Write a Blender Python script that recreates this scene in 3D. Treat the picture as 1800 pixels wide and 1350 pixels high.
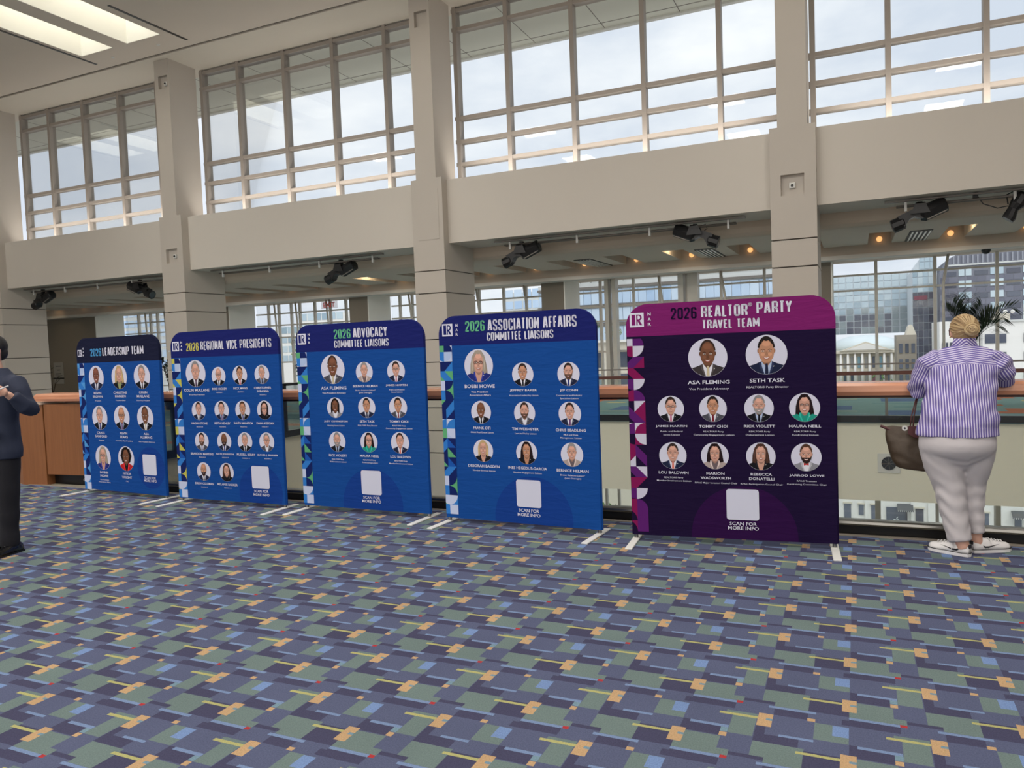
import bpy, bmesh, math, random
from mathutils import Vector, Matrix, noise
random.seed(7)
R = math.radians
scn = bpy.context.scene
for o in list(bpy.data.objects): bpy.data.objects.remove(o)
COL = scn.collection

# ------------------------------------------------------------------ camera
FPX, YAW, PIT, ROL, EYE = 1336.57, R(-24.442), R(-2.825), R(2.172), 1.57
fw = Vector((math.sin(YAW)*math.cos(PIT), math.cos(YAW)*math.cos(PIT), math.sin(PIT)))
rt = Vector((math.cos(YAW), -math.sin(YAW), 0)); dn = fw.cross(rt)
r2 = rt*math.cos(ROL) + dn*math.sin(ROL); d2 = dn*math.cos(ROL) - rt*math.sin(ROL)
cam = bpy.data.cameras.new('camera'); cam.sensor_width = 36; cam.lens = FPX/1800*36
cam.clip_end = 600
camo = bpy.data.objects.new('camera', cam); COL.objects.link(camo)
camo.matrix_world = Matrix(((r2.x, -d2.x, -fw.x, 0), (r2.y, -d2.y, -fw.y, 0), (r2.z, -d2.z, -fw.z, EYE), (0, 0, 0, 1)))
scn.camera = camo

# ------------------------------------------------------------------ view, sky, daylight
vs = scn.view_settings
vs.view_transform = 'Standard'; vs.look = 'None'; vs.gamma = 1; vs.exposure = 0.0; vs.use_curve_mapping = False
world = bpy.data.worlds.new('overcast_sky'); scn.world = world; world.use_nodes = True
nt = world.node_tree; nt.nodes.clear()
wo = nt.nodes.new('ShaderNodeOutputWorld'); wb = nt.nodes.new('ShaderNodeBackground')
tc = nt.nodes.new('ShaderNodeTexCoord'); mp = nt.nodes.new('ShaderNodeMapping'); mp.inputs['Scale'].default_value = (1, 1, 2.6)
n1 = nt.nodes.new('ShaderNodeTexNoise'); n1.inputs['Scale'].default_value = 3.1; n1.inputs['Detail'].default_value = 6; n1.inputs['Roughness'].default_value = .55
cr = nt.nodes.new('ShaderNodeValToRGB'); cr.color_ramp.elements[0].position = .38; cr.color_ramp.elements[0].color = (.60, .66, .76, 1)
cr.color_ramp.elements[1].position = .68; cr.color_ramp.elements[1].color = (.88, .90, .93, 1)
nt.links.new(tc.outputs['Generated'], mp.inputs[0]); nt.links.new(mp.outputs[0], n1.inputs['Vector'])
nt.links.new(n1.outputs['Fac'], cr.inputs[0]); nt.links.new(cr.outputs[0], wb.inputs['Color'])
wb.inputs['Strength'].default_value = 1.2
nt.links.new(wb.outputs[0], wo.inputs[0])

def area(name, loc, size, rot, power, col=(1, 1, 1)):
    l = bpy.data.lights.new(name, 'AREA'); l.shape = 'RECTANGLE'; l.size = size[0]; l.size_y = size[1]
    l.energy = power; l.color = col
    o = bpy.data.objects.new(name, l); COL.objects.link(o); o.location = loc; o.rotation_euler = rot
    return o
WARM = (1, .95, .89)
# added fill light in front of the solid wall behind the photographer
area('back_wall_fill', (-6, -8.6, 4.6), (34, 7.5), (R(90), 0, 0), 880, (1, .97, .93))
# added fill lights brightening the gallery on the far side
for k in range(-8, 3):
    area('gallery_fill', (-1.2+3.02*k, 19.4, 3.66), (.5, .5), (0, 0, 0), 22, WARM)
# veiled sun, high behind the building, brightening the streets and facades
sl = bpy.data.lights.new('veiled_sun', 'SUN'); sl.energy = 1.5; sl.angle = R(50); sl.color = (1, .98, .95)
so_ = bpy.data.objects.new('veiled_sun', sl); COL.objects.link(so_); so_.rotation_euler = (R(42), 0, R(14))
# skylights over the atrium (one pair per bay) : daylight entering at the top of each shaft
for cx in (-25.2, -17.2, -9.1, -1.05, 7.0):
    area('skylight_daylight', (cx+.77, 12.85, 12.25), (1.19, 2.88), (0, 0, 0), 62, (1, .98, .93))
    area('skylight_daylight', (cx-.95, 12.85, 12.25), (1.19, 2.88), (0, 0, 0), 62, (1, .98, .93))
# added unseen fill lights over the hall floor (above and behind the photographer)
for x in (-18, -11, -4, 3):
    for y in (-4.5, 1.0, 6.0):
        area('hall_ceiling_fill', (x, y, 9.70), (1.2, 1.2), (0, 0, 0), 200, WARM)
# added unseen uplights along the top of the beams, brightening the ceiling
for cx in (-25.2, -17.2, -9.1, -1.05, 7.0):
    area('beam_top_fill', (cx+4.03, 16.05, 5.56), (6.6, .25), (R(180-56), 0, 0), 75, WARM)

# ------------------------------------------------------------------ materials
def lin(c):
    c = c/255.0
    return c/12.92 if c <= .04045 else ((c+.055)/1.055)**2.4
def rgb(t): return (lin(t[0]), lin(t[1]), lin(t[2]), 1)
MATS = {}
def mat(name, col, rough=.6, metal=0, var=.0, vscale=8, bump=0, bscale=40, spec=.5, emit=0):
    if name in MATS: return MATS[name]
    m = bpy.data.materials.new(name); m.use_nodes = True; t = m.node_tree; b = t.nodes['Principled BSDF']
    c = rgb(col); b.inputs['Base Color'].default_value = c; b.inputs['Roughness'].default_value = rough
    b.inputs['Metallic'].default_value = metal; b.inputs['Specular IOR Level'].default_value = spec
    if emit:
        b.inputs['Emission Color'].default_value = c; b.inputs['Emission Strength'].default_value = emit
    if var or bump:
        tcn = t.nodes.new('ShaderNodeTexCoord')
    if var:
        nz = t.nodes.new('ShaderNodeTexNoise'); nz.inputs['Scale'].default_value = vscale; nz.inputs['Detail'].default_value = 4
        mx = t.nodes.new('ShaderNodeMix'); mx.data_type = 'RGBA'
        mx.inputs[6].default_value = tuple(max(0, v*(1-var)) for v in c[:3])+(1,)
        mx.inputs[7].default_value = tuple(min(1, v*(1+var)) for v in c[:3])+(1,)
        t.links.new(tcn.outputs['Object'], nz.inputs['Vector']); t.links.new(nz.outputs['Fac'], mx.inputs[0]); t.links.new(mx.outputs[2], b.inputs['Base Color'])
    if bump:
        nb = t.nodes.new('ShaderNodeTexNoise'); nb.inputs['Scale'].default_value = bscale; nb.inputs['Detail'].default_value = 3
        bp = t.nodes.new('ShaderNodeBump'); bp.inputs['Strength'].default_value = bump; bp.inputs['Distance'].default_value = .01
        t.links.new(tcn.outputs['Object'], nb.inputs['Vector']); t.links.new(nb.outputs['Fac'], bp.inputs['Height']); t.links.new(bp.outputs[0], b.inputs['Normal'])
    MATS[name] = m; return m
def wood(name, c1, c2, rough=.35, axis=0):
    m = bpy.data.materials.new(name); m.use_nodes = True; t = m.node_tree; b = t.nodes['Principled BSDF']
    tcn = t.nodes.new('ShaderNodeTexCoord'); mpn = t.nodes.new('ShaderNodeMapping')
    s = [14, 14, 14]; s[axis] = .7; mpn.inputs['Scale'].default_value = s
    nz = t.nodes.new('ShaderNodeTexNoise'); nz.inputs['Scale'].default_value = 2.5; nz.inputs['Detail'].default_value = 6; nz.inputs['Distortion'].default_value = .6
    mx = t.nodes.new('ShaderNodeMix'); mx.data_type = 'RGBA'; mx.inputs[6].default_value = rgb(c1); mx.inputs[7].default_value = rgb(c2)
    t.links.new(tcn.outputs['Object'], mpn.inputs[0]); t.links.new(mpn.outputs[0], nz.inputs['Vector']); t.links.new(nz.outputs['Fac'], mx.inputs[0]); t.links.new(mx.outputs[2], b.inputs['Base Color'])
    b.inputs['Roughness'].default_value = rough; MATS[name] = m; return m
def glass(name, tint, refl=.06):
    m = bpy.data.materials.new(name); m.use_nodes = True; t = m.node_tree; t.nodes.clear()
    o = t.nodes.new('ShaderNodeOutputMaterial'); tr = t.nodes.new('ShaderNodeBsdfTransparent'); tr.inputs[0].default_value = tint+(1,)
    g = t.nodes.new('ShaderNodeBsdfGlossy'); g.inputs['Roughness'].default_value = .02
    lw = t.nodes.new('ShaderNodeFresnel'); lw.inputs[0].default_value = 1.45
    ml = t.nodes.new('ShaderNodeMath'); ml.operation = 'MULTIPLY'; ml.inputs[1].default_value = refl/.04
    ms = t.nodes.new('ShaderNodeMixShader')
    t.links.new(lw.outputs[0], ml.inputs[0]); t.links.new(ml.outputs[0], ms.inputs[0]); t.links.new(tr.outputs[0], ms.inputs[1]); t.links.new(g.outputs[0], ms.inputs[2]); t.links.new(ms.outputs[0], o.inputs[0])
    MATS[name] = m; return m
def rect_nodes(m, cell, origin, rects, cols, base, grain=.12, wave=0):
    """periodic carpet pattern: rects (x0,x1,y0,y1,key) in metres inside a repeating cell"""
    t = m.node_tree; b = t.nodes['Principled BSDF']; N = t.nodes.new; Lk = t.links.new
    tcn = N('ShaderNodeTexCoord'); sx = N('ShaderNodeSeparateXYZ')
    if wave:
        nd = N('ShaderNodeTexNoise'); nd.inputs['Scale'].default_value = 260; vm = N('ShaderNodeVectorMath'); vm.operation = 'MULTIPLY_ADD'
        vm.inputs[1].default_value = (wave, wave, 0)
        Lk(tcn.outputs['Object'], nd.inputs['Vector']); Lk(nd.outputs['Color'], vm.inputs[0]); Lk(tcn.outputs['Object'], vm.inputs[2]); Lk(vm.outputs[0], sx.inputs[0])
    else: Lk(tcn.outputs['Object'], sx.inputs[0])
    uv = []
    for k in range(2):
        a = N('ShaderNodeMath'); a.operation = 'SUBTRACT'; a.inputs[1].default_value = origin[k]; Lk(sx.outputs[k], a.inputs[0])
        w = N('ShaderNodeMath'); w.operation = 'WRAP'; w.inputs[1].default_value = cell[k]; w.inputs[2].default_value = 0; Lk(a.outputs[0], w.inputs[0]); uv.append(w.outputs[0])
    prev = None; out = None
    def splits(a, c, L):
        k = math.floor(a/L); a -= k*L; c -= k*L
        return [(a, c)] if c <= L else [(a, L+.001), (-.001, c-L)]
    for (x0, x1, y0, y1, key) in rects:
        for (a, c) in splits(x0, x1, cell[0]):
            for (d, e) in splits(y0, y1, cell[1]):
                cx = N('ShaderNodeMath'); cx.operation = 'COMPARE'; cx.inputs[1].default_value = (a+c)/2; cx.inputs[2].default_value = (c-a)/2; Lk(uv[0], cx.inputs[0])
                cy = N('ShaderNodeMath'); cy.operation = 'COMPARE'; cy.inputs[1].default_value = (d+e)/2; cy.inputs[2].default_value = (e-d)/2; Lk(uv[1], cy.inputs[0])
                mu = N('ShaderNodeMath'); mu.operation = 'MULTIPLY'; Lk(cx.outputs[0], mu.inputs[0]); Lk(cy.outputs[0], mu.inputs[1])
                mx = N('ShaderNodeMix'); mx.data_type = 'RGBA'; mx.inputs[6].default_value = rgb(base) if out is None else (0, 0, 0, 1)
                if out is not None: Lk(out, mx.inputs[6])
                mx.inputs[7].default_value = rgb(cols[key]); Lk(mu.outputs[0], mx.inputs[0]); out = mx.outputs[2]
    nz = N('ShaderNodeTexNoise'); nz.inputs['Scale'].default_value = 170; nz.inputs['Detail'].default_value = 2; Lk(tcn.outputs['Object'], nz.inputs['Vector'])
    n2 = N('ShaderNodeTexNoise'); n2.inputs['Scale'].default_value = 2.2; n2.inputs['Detail'].default_value = 5; Lk(tcn.outputs['Object'], n2.inputs['Vector'])
    ad = N('ShaderNodeMath'); ad.operation = 'MULTIPLY_ADD'; ad.inputs[1].default_value = grain*4; ad.inputs[2].default_value = 1-grain*2; Lk(nz.outputs['Fac'], ad.inputs[0])
    a2 = N('ShaderNodeMath'); a2.operation = 'MULTIPLY_ADD'; a2.inputs[1].default_value = .25; a2.inputs[2].default_value = .875; Lk(n2.outputs['Fac'], a2.inputs[0])
    m3 = N('ShaderNodeMath'); m3.operation = 'MULTIPLY'; Lk(ad.outputs[0], m3.inputs[0]); Lk(a2.outputs[0], m3.inputs[1])
    vm = N('ShaderNodeVectorMath'); vm.operation = 'SCALE'; Lk(out, vm.inputs[0]); Lk(m3.outputs[0], vm.inputs['Scale'])
    Lk(vm.outputs[0], b.inputs['Base Color'])
    bp = N('ShaderNodeBump'); bp.inputs['Strength'].default_value = .25; bp.inputs['Distance'].default_value = .004; Lk(nz.outputs['Fac'], bp.inputs['Height']); Lk(bp.outputs[0], b.inputs['Normal'])
    b.inputs['Roughness'].default_value = .95; b.inputs['Specular IOR Level'].default_value = .15

WALL = mat('warm_white_paint', (212, 205, 195), .7, var=.03, vscale=.7, bump=.05, bscale=60)
COLM = mat('column_paint', (196, 188, 178), .65, var=.03, vscale=1.2)
JOINT = mat('dark_joint', (92, 86, 80), .8)
CEIL = mat('ceiling_paint', (226, 215, 202), .8, var=.03, vscale=.4)
CEIL2 = mat('low_ceiling_paint', (200, 186, 170), .8, var=.03, vscale=.5)
FRAME2 = mat('pale_curtain_wall_frame', (214, 208, 198), .45)
SOFF = mat('soffit_paint', (228, 220, 206), .7, var=.03, vscale=.7)
SHAFT = mat('shaft_paint_lit_pier_side', (238, 236, 228), .7, var=.01)
PIER_SHADE = mat('backlit_pier_shade', (128, 119, 106), .8, var=.03, vscale=.5)  # shade of the backlit pier fronts put into the base colour
GROOVE = mat('groove_shadow_gap', (104, 92, 88), .8)
FRAME = mat('window_frame_paint', (158, 149, 140), .5, var=.02)
EAVE = mat('eave_panel', (222, 224, 214), .7, var=.02, vscale=.3)
PANE = glass('window_glass', (.97, .98, .975), .014)
GUARD = glass('guard_glass', (.93, .955, .94), .03)
WOODR = wood('cherry_wood_rail', (178, 116, 86), (218, 160, 128), .2, 0)
WOODD = wood('cherry_wood_desk', (122, 76, 44), (156, 102, 62), .35, 2)
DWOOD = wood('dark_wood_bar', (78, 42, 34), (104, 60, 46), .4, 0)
STEEL = mat('brushed_steel', (150, 148, 144), .28, 1, var=.1, vscale=3)
BLACKB = mat('black_kick_plate', (22, 21, 22), .3, var=.2, vscale=3)
DARKM = mat('black_metal', (24, 24, 26), .42, var=.15, vscale=20)
GREYM = mat('grey_metal', (120, 114, 108), .45, .3)
WHITEM = mat('white_metal', (222, 222, 218), .4)
CREAM = mat('cream_fascia', (228, 222, 204), .7, var=.02, vscale=.5)
LAMPG = mat('warm_lamp_globe', (255, 190, 120), .4, emit=1.0)
LAMPW = mat('warm_cove_glow', (255, 226, 170), .4, emit=1.2)

# ------------------------------------------------------------------ mesh helpers
def link(name, me, m=None, parent=None, loc=None):
    o = bpy.data.objects.new(name, me); COL.objects.link(o)
    if m is not None and me is not None and not len(me.materials):
        for x in (m if isinstance(m, (list, tuple)) else [m]): me.materials.append(x)
    if parent is not None: o.parent = parent
    if loc is not None: o.location = loc
    return o
def bmo(name, bm, m=None, parent=None, loc=None, smooth=False):
    me = bpy.data.meshes.new(name); bm.normal_update(); bm.to_mesh(me); bm.free()
    if smooth:
        for p in me.polygons: p.use_smooth = True
    return link(name, me, m, parent, loc)
def box(bm, x0, x1, y0, y1, z0, z1, mi=0):
    v = [bm.verts.new((x, y, z)) for z in (z0, z1) for y in (y0, y1) for x in (x0, x1)]
    for f in ((0, 2, 3, 1), (4, 5, 7, 6), (0, 1, 5, 4), (2, 6, 7, 3), (0, 4, 6, 2), (1, 3, 7, 5)):
        bm.faces.new([v[i] for i in f]).material_index = mi
def boxo(name, x0, x1, y0, y1, z0, z1, m, parent=None, bev=0):
    bm = bmesh.new(); box(bm, x0, x1, y0, y1, z0, z1)
    if bev: bmesh.ops.bevel(bm, geom=bm.edges[:], offset=bev, segments=2, affect='EDGES', profile=.6)
    return bmo(name, bm, m, parent)
def boxm(x0, x1, y0, y1, z0, z1, m, name='box', bev=0):
    bm = bmesh.new(); box(bm, x0, x1, y0, y1, z0, z1)
    if bev: bmesh.ops.bevel(bm, geom=bm.edges[:], offset=bev, segments=1, affect='EDGES')
    me = bpy.data.meshes.new(name); bm.to_mesh(me); bm.free(); me.materials.append(m); return me
def prism(bm, pts, y0, y1, axis='y', mi=0):
    """extrude polygon pts (2D) between y0 and y1 along axis"""
    def P(a, b, t): return {'y': (a, t, b), 'z': (a, b, t), 'x': (t, a, b)}[axis]
    A = [bm.verts.new(P(a, b, y0)) for a, b in pts]; B = [bm.verts.new(P(a, b, y1)) for a, b in pts]
    n = len(pts)
    fs = [bm.faces.new(A), bm.faces.new(B[::-1])]
    for i in range(n): fs.append(bm.faces.new((A[i], B[i], B[(i+1) % n], A[(i+1) % n])))
    for f in fs: f.material_index = mi
    return fs
def tube(bm, path, radii, seg=10, mi=0, flat=1.0, up=None, cap=True):
    path = [Vector(p) for p in path]; n = len(path)
    if not isinstance(radii, (list, tuple)): radii = [radii]*n
    rings = []; prev = None
    for i, p in enumerate(path):
        t = (path[min(i+1, n-1)]-path[max(i-1, 0)]).normalized()
        if prev is None:
            a = Vector(up) if up else (Vector((0, 0, 1)) if abs(t.z) < .9 else Vector((0, 1, 0)))
            u = (a-t*a.dot(t)).normalized()
        else: u = (prev-t*prev.dot(t)).normalized()
        prev = u; w = t.cross(u)
        rr = radii[i]; ra, rb = (rr if isinstance(rr, (list, tuple)) else (rr, rr*flat))
        rings.append([bm.verts.new(p+u*(ra*math.cos(2*math.pi*k/seg))+w*(rb*math.sin(2*math.pi*k/seg))) for k in range(seg)])
    for i in range(n-1):
        for k in range(seg):
            bm.faces.new((rings[i][k], rings[i][(k+1) % seg], rings[i+1][(k+1) % seg], rings[i+1][k])).material_index = mi
    if cap:
        bm.faces.new(rings[0][::-1]).material_index = mi; bm.faces.new(rings[-1]).material_index = mi
    return rings
def ell(bm, c, r, seg=16, rings=10, rot=None):
    m = Matrix.Translation(c) @ (rot.to_4x4() if rot else Matrix()) @ Matrix.Diagonal((*r, 1))
    bmesh.ops.create_uvsphere(bm, u_segments=seg, v_segments=rings, radius=1, matrix=m)
def loft(bm, secs, seg=24):
    """secs: (z, cx, cy, rx, ry[, pow])"""
    rs = []
    for s in secs:
        z, cx, cy, rx, ry = s[:5]; pw = s[5] if len(s) > 5 else 1
        ring = []
        for k in range(seg):
            a = 2*math.pi*k/seg; c, q = math.cos(a), math.sin(a)
            ring.append(bm.verts.new((cx+rx*math.copysign(abs(c)**pw, c), cy+ry*math.copysign(abs(q)**pw, q), z)))
        rs.append(ring)
    for i in range(len(rs)-1):
        for k in range(seg): bm.faces.new((rs[i][k], rs[i][(k+1) % seg], rs[i+1][(k+1) % seg], rs[i+1][k]))
    bm.faces.new(rs[0][::-1]); bm.faces.new(rs[-1])
def remesh(name, bm, vox, m, parent=None, smooth_it=4, disp=None):
    bmesh.ops.recalc_face_normals(bm, faces=bm.faces[:])
    me = bpy.data.meshes.new(name+'_src'); bm.to_mesh(me); bm.free()
    t = bpy.data.objects.new('tmp', me); COL.objects.link(t)
    md = t.modifiers.new('r', 'REMESH'); md.mode = 'VOXEL'; md.voxel_size = vox; md.use_smooth_shade = True
    if smooth_it:
        s = t.modifiers.new('s', 'SMOOTH'); s.iterations = smooth_it; s.factor = .5
    dg = bpy.context.evaluated_depsgraph_get(); ev = t.evaluated_get(dg)
    res = bpy.data.meshes.new_from_object(ev); bpy.data.objects.remove(t); bpy.data.meshes.remove(me)
    res.name = name
    if disp:
        ns = [v.normal.copy() for v in res.vertices]
        for v, nn in zip(res.vertices, ns): v.co += nn*disp(v.co)
    for p in res.polygons: p.use_smooth = True
    res.materials.clear(); res.materials.append(m)
    return link(name, res, None, parent)
def thing(name, label, cat, loc=(0, 0, 0), rz=0, group=None):
    o = bpy.data.objects.new(name, None); o.empty_display_size = .1; COL.objects.link(o)
    o.location = loc; o.rotation_euler = (0, 0, rz); o['label'] = label; o['category'] = cat
    if group: o['group'] = group
    return o
def tag(o, label, cat, group=None):
    o['label'] = label; o['category'] = cat
    if group: o['group'] = group
    return o
def struct(o): o['kind'] = 'structure'; return o
def sempty(name):
    o = bpy.data.objects.new(name, None); COL.objects.link(o); o['kind'] = 'structure'; return o
def dup(src, parent, loc=None):
    c = src.copy(); COL.objects.link(c); c.parent = parent
    if loc is not None: c.location = loc
    return c

# measured banner layout
BPLANE = {1: (-8.5933, 6.2151, -0.076), 2: (-6.8473, 6.0617, -0.0122), 3: (-5.1515, 6.1007, -0.0278), 4: (-3.4312, 5.9912, -0.0657), 5: (-1.6495, 5.8348, 0.0807)}
PORT = [(1, 0.363, 1.345, 0.143, 'dk,bald,navy,w,navy'),
(1, 0.796, 1.349, 0.141, 'lt,longblonde,black,g,-'),
(1, 1.206, 1.348, 0.142, 'lt,grey,black,w,black'),
(1, 0.381, 0.869, 0.144, 'lt,grey,black,w,blue'),
(1, 0.796, 0.876, 0.142, 'tan,baldg,black,lt,purple'),
(1, 1.221, 0.876, 0.142, 'br,buzz,black,w,cream'),
(1, 0.397, 0.392, 0.145, 'lt,longgreyg,blue,skin,-'),
(1, 0.83, 0.396, 0.146, 'br,curly,red,black,-'),
(2, 0.355, 1.367, 0.145, 'lt,grey,black,w,stripe'),
(2, 0.686, 1.333, 0.099, 'lt,baldgl,black,w,navy'),
(2, 0.985, 1.338, 0.1, 'tan,short,black,w,red'),
(2, 1.286, 1.341, 0.098, 'lt,grey,grey,lt,navy'),
(2, 0.369, 0.966, 0.101, 'lt,short,navy,w,navy'),
(2, 0.702, 0.969, 0.102, 'lt,shortd,navy,lt,purple'),
(2, 0.998, 0.971, 0.101, 'tan,shortb,black,w,blue'),
(2, 1.295, 0.973, 0.099, 'lt,bobg,black,black,-'),
(2, 0.389, 0.634, 0.1, 'lt,shortd_beard,grey,w,blue'),
(2, 0.714, 0.637, 0.1, 'br,bald_beard,navy,w,blue'),
(2, 1.006, 0.64, 0.1, 'lt,grey,black,w,black'),
(2, 1.303, 0.643, 0.099, 'lt,greyg,grey,w,-'),
(2, 0.392, 0.305, 0.1, 'tan,bald_beard,navy,w,black'),
(2, 0.724, 0.308, 0.1, 'lt,longbrown,black,black,-'),
(3, 0.454, 1.373, 0.145, 'br,buzz,grey,w,cream'),
(3, 0.834, 1.338, 0.099, 'lt,greyup,tan,pat,-'),
(3, 1.201, 1.339, 0.1, 'lt,shortg,navy,w,pink'),
(3, 0.462, 0.993, 0.101, 'br,bobd,greyw,w,-'),
(3, 0.843, 0.995, 0.101, 'tan,shortd,navy,w,navy'),
(3, 1.206, 0.997, 0.101, 'tan,shortd,grey,w,maroon'),
(3, 0.466, 0.656, 0.101, 'lt,greybeard,black,lt,black'),
(3, 0.85, 0.659, 0.1, 'lt,longdarkg,teal,teal,-'),
(3, 1.21, 0.66, 0.103, 'lt,short,navy,w,coral'),
(4, 0.406, 1.373, 0.146, 'lt,longgreyg,blue,skin,-'),
(4, 0.839, 1.289, 0.102, 'tan,short,black,w,black'),
(4, 1.264, 1.286, 0.1, 'lt,short_beard,navy,w,blue'),
(4, 0.412, 0.962, 0.101, 'br,bald,black,w,black'),
(4, 0.843, 0.957, 0.101, 'lt,short_beard,grey,w,-'),
(4, 1.264, 0.955, 0.101, 'lt,short,navy,w,purple'),
(4, 0.419, 0.622, 0.1, 'lt,bobblonde,black,skin,-'),
(4, 0.849, 0.619, 0.101, 'tan,longdark,black,skin,-'),
(4, 1.271, 0.615, 0.101, 'lt,greyup,tan,pat,-'),
(5, 0.619, 1.39, 0.145, 'br,buzz,greyd,w,cream'),
(5, 1.043, 1.398, 0.147, 'tan,shortd,navy,lt,navy'),
(5, 0.331, 1.0, 0.101, 'lt,shortg,black,w,pink'),
(5, 0.648, 1.0, 0.102, 'tan,shortd,grey,w,maroon'),
(5, 0.982, 1.001, 0.105, 'lt,greybeard,black,lt,black'),
(5, 1.3, 1.003, 0.106, 'lt,longdarkg,teal,teal,-'),
(5, 0.337, 0.636, 0.105, 'lt,short,navy,w,coral'),
(5, 0.654, 0.638, 0.103, 'lt,longdark,tan,pat,-'),
(5, 0.988, 0.638, 0.105, 'lt,longbrown,black,skin,-'),
(5, 1.305, 0.637, 0.105, 'lt,shortbeardd,greyw,w,bow')]
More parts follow.
